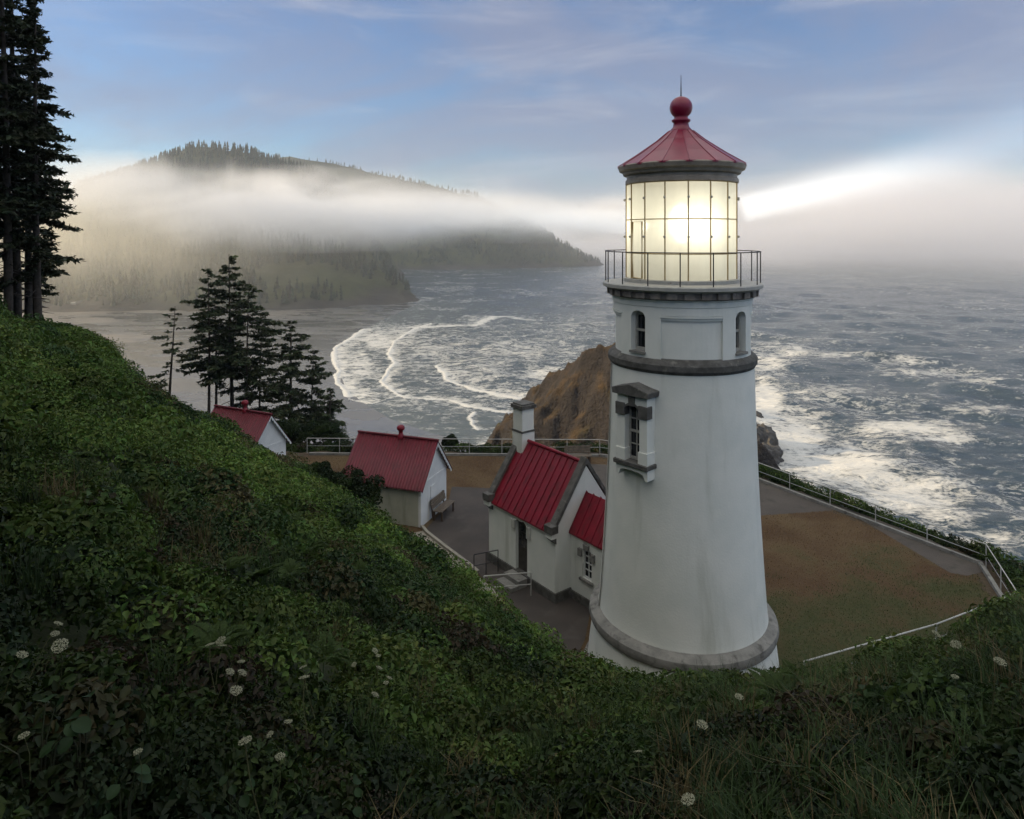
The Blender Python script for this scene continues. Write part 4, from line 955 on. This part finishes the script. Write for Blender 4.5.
def build_cover():
    rng = np.random.default_rng(11); parts = []
    phs = np.radians(np.linspace(-46, 46, 231)); rs = np.linspace(0.8, 48, 400)
    Pg, Rg = np.meshgrid(phs, rs, indexing='ij'); Hg = hill_top(Rg * np.sin(Pg), Rg * np.cos(Pg))
    slope = (Hg - CAMZ) / Rg; run = np.maximum.accumulate(slope, axis=1)
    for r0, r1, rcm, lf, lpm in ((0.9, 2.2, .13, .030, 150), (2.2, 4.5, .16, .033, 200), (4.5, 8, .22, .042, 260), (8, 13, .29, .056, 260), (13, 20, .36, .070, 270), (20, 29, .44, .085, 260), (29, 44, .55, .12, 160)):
        area = (r1 ** 2 - r0 ** 2) / 2 * math.radians(90)
        n = int(area / (math.pi * rcm ** 2) * 3.0)
        r = np.sqrt(rng.uniform(r0 ** 2, r1 ** 2, n)); ph = np.radians(rng.uniform(-45, 45, n))
        x = r * np.sin(ph); y = r * np.cos(ph); h = hill_top(x, y)
        i = np.clip(((ph - phs[0]) / (phs[1] - phs[0])).astype(int), 0, 230); j = np.clip(((r - rs[0]) / (rs[1] - rs[0])).astype(int), 0, 399)
        vis = (h - CAMZ) > run[i, j] * r - 0.7
        tz = terrain(x, y)
        ok = vis & (h > 0.35) & (h > tz + 0.02) & (np.hypot(x - TX, y - TY) > 3.1)
        x, y, h, tz, r = x[ok], y[ok], h[ok], tz[ok], r[ok]
        m = len(x); rc = rcm * (.5 + 1.7 * rng.random(m) ** 2.2)
        mound = (fbm(x / 1.3, y / 1.3, 3, 90) - 0.5) * 1.25 + (fbm(x / 4.0, y / 4.0, 2, 91) - 0.5) * 1.0 + rng.normal(0, .07, m)
        amp = np.clip((r - 1.5) / 11, 0.10, 1)
        cz = h - np.where(r < 10, 0.24, 0.18) + rng.normal(0, .03, m) + mound * amp * 0.62 - rc * 0.45
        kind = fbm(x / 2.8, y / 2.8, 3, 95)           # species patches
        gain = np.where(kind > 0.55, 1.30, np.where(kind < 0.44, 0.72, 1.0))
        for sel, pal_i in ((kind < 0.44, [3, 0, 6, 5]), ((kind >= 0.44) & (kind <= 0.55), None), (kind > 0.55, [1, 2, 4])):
            if sel.sum() == 0: continue
            if pal_i is None: pal, pp = PAL, PALP
            else: pal = PAL[pal_i]; pp = PALP[pal_i] / PALP[pal_i].sum()
            k = sel.sum()
            parts.append(clump_leaves(x[sel], y[sel], cz[sel], rc[sel], (lpm * (rc[sel] / rcm) ** 2).clip(12, 400), np.full(k, lf) * rng.uniform(.6, 1.8, k), rng, pal, pp, 0.8, 0.4, 0.55, 0.42 if r1 < 5 else 0.66 if r1 < 9 else 1.05 if r1 < 14 else 1.3, r1 < 9))  # leaves tinted darker towards the camera, foreground shade put into their colour
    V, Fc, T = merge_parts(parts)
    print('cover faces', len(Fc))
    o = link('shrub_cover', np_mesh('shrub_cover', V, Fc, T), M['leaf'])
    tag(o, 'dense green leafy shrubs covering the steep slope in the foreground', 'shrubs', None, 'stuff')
build_cover()

def blades(name, x, y, z, hgt, wid, tint, rng, bend=.35):
    n = len(x); a = rng.uniform(0, 6.283, n); d = np.stack([np.cos(a), np.sin(a), np.zeros(n)], -1); s_ = np.stack([-np.sin(a), np.cos(a), np.zeros(n)], -1)
    b = np.stack([x, y, z], -1); h = hgt[:, None]; w = wid[:, None]; bd = (bend * rng.uniform(.2, 1.6, n))[:, None]
    up = np.array([0, 0, 1.0])
    V = np.stack([b - s_ * w, b + s_ * w, b + up * h * .55 + d * h * bd * .3 + s_ * w * .8, b + up * h * .55 + d * h * bd * .3 - s_ * w * .8, b + up * h * (1 - bd * .35) + d * h * bd], 1).reshape(-1, 3)
    i = (np.arange(n) * 5)[:, None]; F3 = np.concatenate([i + np.array([k]) for k in ((0, 1, 2), (0, 2, 3), (3, 2, 4))], 0)
    return link(name, np_mesh(name, V, F3, np.repeat(tint, 5, 0)), M['leaf'])
def grasses():
    rng = np.random.default_rng(51)
    # long grass tufts on the near slope, thicker to the right
    nt = 520; r = np.sqrt(rng.uniform(1.7 ** 2, 8.5 ** 2, nt)); ph = np.radians(np.where(rng.random(nt) < .62, rng.uniform(8, 40, nt), rng.uniform(-40, 40, nt)))
    m = 46; cx = np.repeat(r * np.sin(ph), m) + rng.normal(0, .06, nt * m); cy = np.repeat(r * np.cos(ph), m) + rng.normal(0, .06, nt * m)
    z = hill_top(cx, cy) - .34; hg = np.repeat(rng.uniform(.22, .42, nt), m) * rng.uniform(.6, 1.15, nt * m)
    col = np.where((rng.random(nt) < .22)[:, None], np.array([[.12, .095, .045]]), np.array([[.036, .062, .020]])) * rng.uniform(.6, 1.3, (nt, 1))
    o = blades('tall_grass', cx, cy, z, hg, np.full(nt * m, .0032), np.repeat(col, m, 0) * rng.uniform(.7, 1.3, (nt * m, 1)), rng, .5)
    tag(o, 'long thin grass growing through the near shrubs', 'grass', None, 'stuff')
    # short dry turf on the lawn
    n = 150000; x = rng.uniform(-18, 18.5, n); y = rng.uniform(17, 40.4, n); p = np.array(inset)
    ok = (poly_sd(x, y, p) < -.05) & (hill_top(x, y) < .3) & (np.hypot(x - TX, y - TY) > 3.0)
    for q in PAVED: ok &= poly_sd(x, y, np.array(q)) > .02
    for c0, hx in (((-4.9, 32.3), 3.2), ((.9, 26.6), 3.2)): pass
    x, y = x[ok], y[ok]; k = fbm(x * .6, y * .6, 4, 77); n = len(x)
    g = (sstep(30.5, 19.5, y - .25 * (x - 10)) * sstep(3, 6, x) + (k - .5) * 1.4 > .5)[:, None]
    col = np.where(g, np.array([[.085, .100, .042]]), np.array([[.215, .145, .080]])) * rng.uniform(.8, 1.3, (n, 1))
    o = blades('lawn_grass', x, y, np.full(n, .005), rng.uniform(.03, .09, n) * (.5 + k), np.full(n, .008), col, rng, .5)
    tag(o, 'short dry brown and green turf of the terrace lawn', 'grass', None, 'stuff')
def scrub_strip():
    rng = np.random.default_rng(23)
    line = np.array([(-14, 41.5), (-4, 41.4), (5.4, 41.0), (13.4, 37.2), (19.3, 27.2), (17.8, 22.6)])
    seg = np.linalg.norm(np.diff(line, axis=0), axis=1); cum = np.concatenate([[0], np.cumsum(seg)])
    n = 900; t = rng.uniform(0, cum[-1], n); x = np.interp(t, cum, line[:, 0]) + rng.normal(0, .1, n); y = np.interp(t, cum, line[:, 1]) + rng.normal(0, .1, n)
    off = rng.uniform(-0.3, 2.4, n); k = np.clip(np.searchsorted(cum, t) - 1, 0, len(seg) - 1); d = np.diff(line, axis=0)[k] / seg[k][:, None]
    x += -d[:, 1] * off; y += d[:, 0] * off
    z = terrain(x, y) + 0.1 + 0.35 * fbm(x / 1.5, y / 1.5, 3, 9) + 0.1 * (off < 1)
    rc = rng.uniform(.3, .6, n)
    V, Fc, T = clump_leaves(x, y, z, rc, np.full(n, 110), np.full(n, .13), rng, gain=.8)
    o = link('clifftop_scrub', np_mesh('clifftop_scrub', V, Fc, T), M['leaf']); tag(o, 'dark green scrub growing along the cliff edge outside the terrace fence', 'shrubs', None, 'stuff')
scrub_strip()
grasses()

def bush(px, py, Y, rx, rz, label, seed, gain=.6, leaf=.11, n=60, pal=PAL[[0, 3]], lumps=True):
    rng = np.random.default_rng(seed); c = P(px, py, Y)
    d = rng.normal(size=(n, 3)); d /= np.linalg.norm(d, axis=1, keepdims=True); d[:, 2] = np.abs(d[:, 2])
    s = rng.uniform(.45, .95, n)
    x = c.x + d[:, 0] * rx * s; y = c.y + d[:, 1] * rx * .8 * s; z = c.z + d[:, 2] * rz * s
    rc = rng.uniform(.28, .5, n) * rx * .6
    V, Fc, T = clump_leaves(x, y, z, rc, np.full(n, 170), np.full(n, leaf), rng, pal, np.ones(len(pal)) / len(pal), .9, .3, .5, gain)
    zb = float(terrain(np.array(c.x), np.array(c.y)))
    V = V - np.array([c.x, c.y, zb])
    e = empty('bush', (c.x, c.y, zb), 0, label, 'bush')
    link('foliage', np_mesh('foliage', V, Fc, T), M['leaf'], e)
    st = MB()
    for k in range(5):
        q = rng.normal(0, .3 * rx, 2); st.tube([(q[0] * .2, q[1] * .2, -.2), (q[0] * .6, q[1] * .6, (c.z - zb) * .5 + .2), (q[0], q[1], c.z - zb + rz * .5)], [.05, .04, .015], 5)
    st.build('stem', M['bark'], e)
bush(348, 506, 26.0, 1.5, 1.5, 'large dark round bush in front of the shed nearest the cottage', 5, .42)
bush(314, 486, 26.5, 0.95, 0.9, 'dark bush joined to the left of the large round one', 6, .6)
bush(374, 530, 25.0, 0.7, 0.3, 'pale leaved low bush at the right foot of the large dark bush', 7, 1.5, .09, 40, PAL[[4, 2]])
bush(128, 392, 34.0, 0.9, 0.9, 'greyish bush peeping over the crest of the slope at the left', 8, .8)
bush(322, 440, 43.5, 1.6, 1.1, 'broad dark bush behind the fence at the foot of the trees', 9, .6)
bush(285, 436, 44.5, 1.3, 1.0, 'dark bush behind the shed under the trees', 10, .6)
bush(450, 446, 42.5, .5, .7, 'small dark bush on the cliff edge behind the nearer shed', 12, .5)

# ------------------------------------------------------------------ conifers
def conifer(base, H, crown0, rmax, seed, label, group, lean=(0, 0), trunk_r=.16, density=1.0, flat=0.0, side=None, tint=1.0, name='conifer_tree', irregular=.35, shape=.8, tuft=1.0):
    rng = np.random.default_rng(seed)
    e = empty(name, base, 0, label, 'tree', group)
    def axis(t): return np.array([lean[0] * t + .12 * math.sin(3 * t + seed), lean[1] * t + .1 * math.sin(2.3 * t + seed * 2), H * t])
    tm = MB(); tm.tube([axis(t) + np.array([0, 0, -.6 if t == 0 else 0]) for t in np.linspace(0, 1, 12)], [trunk_r * (1 - .93 * t) + .01 for t in np.linspace(0, 1, 12)], 7)
    pos = []; nr = []; sz = []; al = []; tn = []
    nb = int(H * (1 - crown0) * 9 * density); nd = int(nb * .12)
    for i in range(nb + nd):
        dead = i >= nb
        t = crown0 + (1 - crown0) * ((i + rng.random()) / nb) ** .9 if not dead else rng.uniform(min(crown0, max(.08, crown0 - .25)), crown0 + .01)
        t = min(t, .985); u = (t - crown0) / (1 - crown0)
        az = rng.uniform(0, 2 * math.pi)
        prof_ = (1 - u) ** shape * (.72 + .28 * min(1, u / .12)) if not dead else .5
        L = rmax * max(.10, prof_) * rng.uniform(1 - irregular * 1.4, 1 + irregular)
        if side is not None: L *= 1 + .45 * math.cos(az - side)
        d = np.array([math.cos(az), math.sin(az), 0]); p0 = axis(t)
        up = rng.uniform(.02, .30) * (1.1 if u > .6 else .5) - (.25 * (1 - u) if not flat else 0)
        pts = [p0 + d * L * s + np.array([0, 0, L * (up * s - .18 * s * s + .10 * s ** 4)]) for s in np.linspace(0, 1, 5)]
        tm.tube(pts, [max(.006, trunk_r * .22 * (1 - t * .6) * (1 - .9 * s)) for s in np.linspace(0, 1, 5)], 4, False)
        if dead: continue
        ntw = max(6, int(L * 20 * density)); sidev = np.array([-d[1], d[0], 0])
        for k in range(ntw):
            s = .18 + .84 * ((k + rng.random()) / ntw) ** .8
            q = s * 4; j = min(int(q), 3); b = pts[j] * (1 - (q - j)) + pts[j + 1] * (q - j)
            w = L * .38 * (1 - .6 * s) + .08
            for sgn in (-1, 1):
                tw = w * rng.uniform(.35, 1.1); dirv = d * rng.uniform(.3, .9) + sidev * sgn * rng.uniform(.5, 1) + np.array([0, 0, rng.uniform(-.32, .18)])
                dirv /= np.linalg.norm(dirv); m_ = max(1, int(tw / .15))
                for g in range(m_):
                    pos.append(b + dirv * tw * (g + .6) / m_ + rng.normal(0, .025, 3)); nr.append(np.array([0, 0, 1.0]) + .7 * rng.normal(size=3)); al.append(dirv); sz.append(rng.uniform(.18, .36) * tuft); tn.append(rng.uniform(.6, 1.4) * (.75 + .4 * s))
    tm.build('trunk', M['bark'], e, True)
    pos = np.array(pos); n = len(pos)
    tint_ = np.array([0.036, 0.048, 0.022]) * np.array(tn)[:, None] * tint; tint_[:, 0] *= rng.uniform(.8, 1.3, n)
    V, Fc, T = leaf_mesh(pos, np.array(nr), np.array(sz) , tint_, rng, .42, .08, np.array(al))
    link('crown', np_mesh('crown', V, Fc, T), M['needle'], e)
    return e
def ground(x, y): return float(terrain(np.array(float(x)), np.array(float(y))))
GL = 'tall conifers on the crest at the left edge'
for px, Y, H, c0, rm, sd_, lab in (
        (4, 27.0, 19, .24, 2.0, 1, 'tall dark spruce cut by the left edge, first trunk from the left'),
        (17, 29.5, 21, .20, 2.1, 2, 'tallest dark spruce at the left edge, second trunk from the left'),
        (29, 31.0, 16, .14, 1.6, 3, 'slender dark spruce between two thicker trunks at the left edge'),
        (39, 28.0, 14.2, .17, 1.4, 4, 'dark spruce on the crest with boughs reaching right over the misty valley'),
        (-26, 27.0, 20, .15, 2.6, 5, 'dark spruce mostly outside the left edge, only its boughs in view')):
    x = (px - 512) / F * Y; conifer((x, Y, ground(x, Y)), H, c0, rm, sd_, lab, GL, (random.uniform(-.2, .2), 0), .17, 1.05, tint=.8, tuft=1.0, irregular=.42)
GM = 'conifers standing behind the sheds'
for px, ytop, Y, c0, rm, sd_, lean, den, lab in (
        (174, 306, 50, .36, 1.7, 11, (.3, 0), .46, 'thin sparse pine standing apart left of the tree clump'),
        (206, 268, 50, .45, 1.9, 12, (-.3, 0), .85, 'conifer with bare lower trunk at the left of the clump behind the shed'),
        (215, 290, 51.5, .42, 1.6, 13, (.1, 0), .8, 'slim conifer tucked between the two taller ones of the clump'),
        (231, 254, 52, .40, 2.9, 14, (0, 0), .95, 'tallest conifer of the clump behind the sheds with pointed dense crown'),
        (250, 282, 51, .44, 2.8, 15, (.3, 0), .85, 'full conifer just right of the tallest in the clump, trunk over the shed ridge'),
        (262, 312, 54, .34, 2.7, 16, (.2, 0), .8, 'lower dark conifer filling the middle right of the clump'),
        (290, 320, 50, .18, 2.8, 17, (-.2, 0), .92, 'dark bushy conifer at the right of the clump with rounded top'),
        (312, 350, 51, .12, 2.6, 18, (.4, 0), .85, 'shorter dark conifer with boughs down to the bushes near the fence'),
        (330, 388, 49, .05, 2.1, 19, (.5, 0), 1.0, 'lowest conifer at the right end of the clump, leaning over the beach')):
    x = (px - 512) / F * Y - lean[0]; zg = ground(x, Y); zt = CAMZ - (ytop - YH) / F * Y
    conifer((x, Y, zg), zt - zg, c0, rm, sd_, lab, GM, lean, .19 if den > .9 else .12, den, tint=1.45, shape=.55, tuft=1.2, irregular=.5)

def broadleaf(px, py, n, size, seed, label):
    rng = np.random.default_rng(seed); c = None
    for t in np.linspace(1.2, 9, 400):
        p = P(px, py, t)
        if p.z < float(hill_top(p.x, p.y)) + .03: c = p; break
    c = c - Vector((0, 0, .12))
    e = empty('broadleaf_plant', c, 0, label, 'plant', 'broad leaved plants among the near shrubs'); zb = -.4
    for k in range(n):
        a = rng.uniform(0, 6.28); rr = size * rng.uniform(.5, 1.9); q = np.array([rr * math.cos(a), rr * math.sin(a), rng.uniform(-.03, .09)])
        sd_ = MB().tube([(q[0] * .15, q[1] * .15, zb), (q[0] * .5, q[1] * .5, q[2] * .4 - .05), tuple(q)], [.004, .003, .002], 5).build('stalk', M['dark_stem'], e)
        L = size * rng.uniform(.75, 1.25); d = np.array([math.cos(a + rng.normal(0, .5)), math.sin(a + rng.normal(0, .5)), -.2]); d /= np.linalg.norm(d)
        nv = np.array([rng.normal(0, .3), rng.normal(0, .3) - .25, 1.0]); nv -= d * (nv @ d); nv /= np.linalg.norm(nv); s_ = np.cross(nv, d)
        V = []; nu, nw = 9, 7
        for i in range(nu):
            u = i / (nu - 1); w = L * .46 * math.sin(math.pi * min(1, u * .97 + .03)) ** .55
            for j in range(nw):
                v = j / (nw - 1) * 2 - 1
                V.append(q + d * L * (u - .25 * (1 - abs(v)) * 0 + .10 * (abs(v) - 1) * (1 - u)) + s_ * w * v + nv * (abs(v) ** 1.5 * w * .28 - u * u * L * .22 + .012 * L * math.sin(u * 28) * abs(v)))
        col = np.array([0.018, 0.040, 0.013]) * rng.uniform(.8, 1.3)
        link('leaf', np_mesh('leaf', np.array(V), grid_faces(nu, nw), np.tile(col, (nu * nw, 1))), M['leaf'], e, True)
M['dark_stem'] = surf('dark_stem', (.025, .035, .014), (.03, .03, .015), 5, .7, None, bump=0)
M['leaf_stem'] = surf('leaf_stem', (.06, .08, .03), (.08, .07, .03), 5, .7, None, bump=0)
broadleaf(38, 702, 5, .07, 1, 'plant with the largest round dark leaves, at the far left of the near slope')
broadleaf(82, 692, 4, .06, 2, 'broad leaved plant just right of the largest leaved one at the left')
broadleaf(122, 760, 4, .048, 3, 'broad leaved plant low in the left corner of the slope')
broadleaf(345, 778, 4, .045, 4, 'broad leaved plant near the bottom edge below the flower cluster')
broadleaf(232, 752, 4, .04, 5, 'small broad leaved plant beside a cluster of white flowers')

# ------------------------------------------------------------------ ferns
def fern_proto(seed):
    rng = np.random.default_rng(seed); parts = []
    for k in range(11):
        a = k * 2 * math.pi / 11 + rng.normal(0, .2); L = rng.uniform(.28, .5); d = np.array([math.cos(a), math.sin(a), 0]); sdv = np.array([-d[1], d[0], 0])
        lift = rng.uniform(.55, 1.0); m = 34; t = np.repeat(np.linspace(.12, 1, m), 2); sg = np.tile([1.0, -1.0], m)
        ax = d[None] * (L * t)[:, None] * .85 + np.array([0, 0, 1.0]) * (L * (lift * t - .75 * lift * t * t))[:, None]
        wl_ = L * .24 * (1 - t) ** .7 * np.minimum(1, t * 5) + .008
        pos = ax + sdv[None] * (sg * wl_ * .55)[:, None]
        al = sdv[None] * sg[:, None] + d[None] * .35 + np.array([0, 0, -.15])
        V, Fc, T = leaf_mesh(pos, np.tile(np.array([0, 0, 1.0]) - d * .4, (2 * m, 1)) + .1 * rng.normal(size=(2 * m, 3)), wl_ * 1.35, np.tile(np.array([.036, .062, .013]), (2 * m, 1)) * rng.uniform(.8, 1.25, (2 * m, 1)), rng, .34, .03, al * 4)
        parts.append((V, Fc, T))
    V, Fc, T = merge_parts(parts); return link('fern', np_mesh('fern', V, Fc, T), M['leaf'])
ferns = [fern_proto(k) for k in range(4)]; placed = 0; frng = np.random.default_rng(8)
FERNS = []
while placed < 64:
    r = frng.uniform(4.2, 15); ph = R_(frng.uniform(-37, 37)); x, y = r * math.sin(ph), r * math.cos(ph); z = float(hill_top(x, y)) - .16
    if z < 1.5: continue
    o = ferns[placed] if placed < 4 else ferns[placed % 4].copy()
    if placed >= 4: COL.objects.link(o)
    o.location = (x, y, z); o.rotation_euler = (frng.normal(0, .2), frng.normal(0, .2), frng.uniform(0, 6.28)); k = frng.uniform(.42, .8); o.scale = (k, k, k)
    tag(o, 'arching green fern growing among the shrubs of the near slope', 'fern', 'ferns scattered through the slope shrubs'); placed += 1

# ------------------------------------------------------------------ wild flowers
def umbel_proto(kind, seed):
    rng = np.random.default_rng(seed); e = empty('wild_flower', (0, 0, 0))
    MB().tube([(0, 0, -.45), (.02, .01, -.2), (0, 0, 0)], [.005, .004, .003], 5).build('stem', M['leaf_stem'], e)
    n = 190; a = rng.uniform(0, 2 * math.pi, n); r = .046 * np.sqrt(rng.random(n))
    pos = np.stack([r * np.cos(a), r * np.sin(a), .012 - r * r * 3 + rng.normal(0, .003, n)], -1)
    V, Fc, T = leaf_mesh(pos, np.array([0, 0, 1.0]) + .4 * rng.normal(size=(n, 3)), np.full(n, .0095), np.tile(np.array([.36, .36, .25]), (n, 1)) * rng.uniform(.7, 1.1, (n, 1)), rng, .9, .1)
    link('flower_head', np_mesh('flower_head', V, Fc, T), M['petal'], e)
    return e
M['leaf_stem'] = surf('leaf_stem', (.06, .08, .03), (.08, .07, .03), 5, .7, None, bump=0)
M['petal'] = mat_leaf('petal', .7, .3, .2)
fl = umbel_proto(0, 3)
FL = [(22, 655, 6.5), (55, 634, 7.0), (58, 624, 7.4), (60, 646, 6.8), (223, 646, 7.2), (221, 641, 7.5), (241, 662, 6.4), (230, 672, 6.0), (242, 673, 6.2), (236, 691, 5.2), (210, 645, 7.6), (304, 678, 5.4), (303, 668, 5.9), (354, 665, 5.8), (379, 668, 6.0), (386, 683, 5.3),
      (389, 678, 5.6), (375, 695, 5.0), (375, 651, 6.6), (378, 656, 6.4), (288, 722, 4.0), (245, 742, 3.4), (270, 735, 3.6), (280, 757, 3.2), (24, 736, 3.6), (138, 752, 3.1), (702, 725, 4.3), (638, 752, 3.4), (739, 697, 5.2), (688, 800, 2.4), (955, 677, 5.0), (1000, 662, 5.2), (936, 634, 7.0), (956, 645, 6.4)]
for i, (px, py, Y) in enumerate(FL):
    o = fl if i == 0 else copy_tree(fl)
    # stand the head a little proud of the foliage on its sight line
    Yr = Y
    for t in np.linspace(1.6, 14, 400):
        p = P(px, py, t)
        if p.z < float(hill_top(p.x, p.y)) + .10: Yr = t; break
    o.location = P(px, py, Yr); s = random.uniform(.5, .95) * (0.55 + Yr * .04); o.scale = (s, s, s * random.uniform(.9, 1.2)); o.rotation_euler = (random.uniform(-.3, .3) + .25, random.uniform(-.3, .3), random.uniform(0, 6))
    tag(o, 'white flat topped wild flower rising out of the green shrub slope', 'flower', 'white wild flowers dotted over the near slope')

# ------------------------------------------------------------------ haze and fog
def haze():
    MBx = MB().box(-6500, 6500, -900, 12200, SEA - 3, 235)
    m = bpy.data.materials.new('haze'); m.use_nodes = True; n = m.node_tree.nodes; l = m.node_tree.links; n.clear()
    o = n.new('ShaderNodeOutputMaterial'); v = n.new('ShaderNodeVolumePrincipled'); v.inputs['Color'].default_value = (.80, .88, 1.0, 1); v.inputs['Density'].default_value = 1.7e-4; v.inputs['Anisotropy'].default_value = 0.1
    l.new(v.outputs[0], o.inputs['Volume'])
    tag(MBx.build('haze', m), None, None, None, 'stuff')
haze()
def fog(name_label, c, half, dens, nscale, lo, hi, aniso=0.1, wave=0.45, col=(.96, .96, .97), seed=0.0):
    o = MB().box(-half[0], half[0], -half[1], half[1], -half[2], half[2]).build('fog_bank', None)
    o.location = c
    m = bpy.data.materials.new('fog'); m.use_nodes = True; n = m.node_tree.nodes; l = m.node_tree.links; n.clear()
    out = n.new('ShaderNodeOutputMaterial'); v = n.new('ShaderNodeVolumePrincipled'); v.inputs['Color'].default_value = (*col, 1); v.inputs['Anisotropy'].default_value = aniso
    t = n.new('ShaderNodeTexCoord'); mp = n.new('ShaderNodeMapping'); mp.inputs['Scale'].default_value = tuple(1 / h for h in half); l.new(t.outputs['Object'], mp.inputs['Vector'])
    un = n.new('ShaderNodeMapping'); un.inputs['Scale'].default_value = (nscale[0] * .8, nscale[1] * .8, 0); un.inputs['Location'].default_value = (seed * 2, seed, 0); l.new(t.outputs['Object'], un.inputs['Vector'])
    uf = nrange(n, l, nnoise(n, l, 1.0, 4, un.outputs[0], 0.6, 0.5), 0.25, 0.75, -wave, wave)
    cz_ = n.new('ShaderNodeCombineXYZ'); l.new(uf, cz_.inputs['Z'])
    ad_ = n.new('ShaderNodeVectorMath'); ad_.operation = 'ADD'; l.new(mp.outputs[0], ad_.inputs[0]); l.new(cz_.outputs[0], ad_.inputs[1])
    ln_ = n.new('ShaderNodeVectorMath'); ln_.operation = 'LENGTH'; l.new(ad_.outputs[0], ln_.inputs[0])
    f0 = n.new('ShaderNodeMapRange'); f0.inputs[1].default_value = 0.05; f0.inputs[2].default_value = 1.0; f0.inputs[3].default_value = 1; f0.inputs[4].default_value = 0; l.new(ln_.outputs['Value'], f0.inputs[0])
    fp = n.new('ShaderNodeMath'); fp.operation = 'POWER'; l.new(f0.outputs[0], fp.inputs[0]); fp.inputs[1].default_value = 1.7
    fall = fp.outputs[0]
    mn = n.new('ShaderNodeMapping'); mn.inputs['Scale'].default_value = nscale; mn.inputs['Location'].default_value = (seed, seed, seed); l.new(t.outputs['Object'], mn.inputs['Vector'])
    ns = nrange(n, l, nnoise(n, l, 1.0, 5, mn.outputs[0], 0.6, 0.7), lo, hi, 0.04, 1.0)
    mu = n.new('ShaderNodeMath'); mu.operation = 'MULTIPLY'; l.new(fall, mu.inputs[0]); l.new(ns, mu.inputs[1])
    m2 = n.new('ShaderNodeMath'); m2.operation = 'MULTIPLY'; m2.inputs[1].default_value = dens; l.new(mu.outputs[0], m2.inputs[0])
    l.new(m2.outputs[0], v.inputs['Density']); l.new(v.outputs[0], out.inputs['Volume'])
    o.data.materials.append(m); tag(o, name_label, 'fog', None, 'stuff'); return o
fog('bright low fog bank draped over the nearer headland', (-265, 745, 46), (330, 250, 50), 0.050, (.0060, .0060, .013), .38, .62, 0.0, col=(.97, .98, 1), seed=3.1)
fog('thin fog tongue trailing from the headland out over the bay', (30, 820, 34), (430, 300, 32), 0.034, (.005, .005, .014), .38, .62, 0.0, col=(.95, .97, 1), seed=5.7)
fog('mist in the valley at the left, tinted golden for the sunlight', (-410, 600, -6), (350, 220, 78), 0.010, (.009, .009, .006), .36, .64, 0.0, .2, col=(1, .94, .78), seed=8.2)  # warm sunlight is put into this mist's own colour
fog('long fog bank lying over the sea towards the horizon', (1350, 1950, 20), (1700, 1650, 175), 0.0115, (.0012, .0012, .006), .3, .62, 0.0, .3, col=(.90, .91, .97), seed=1.7)
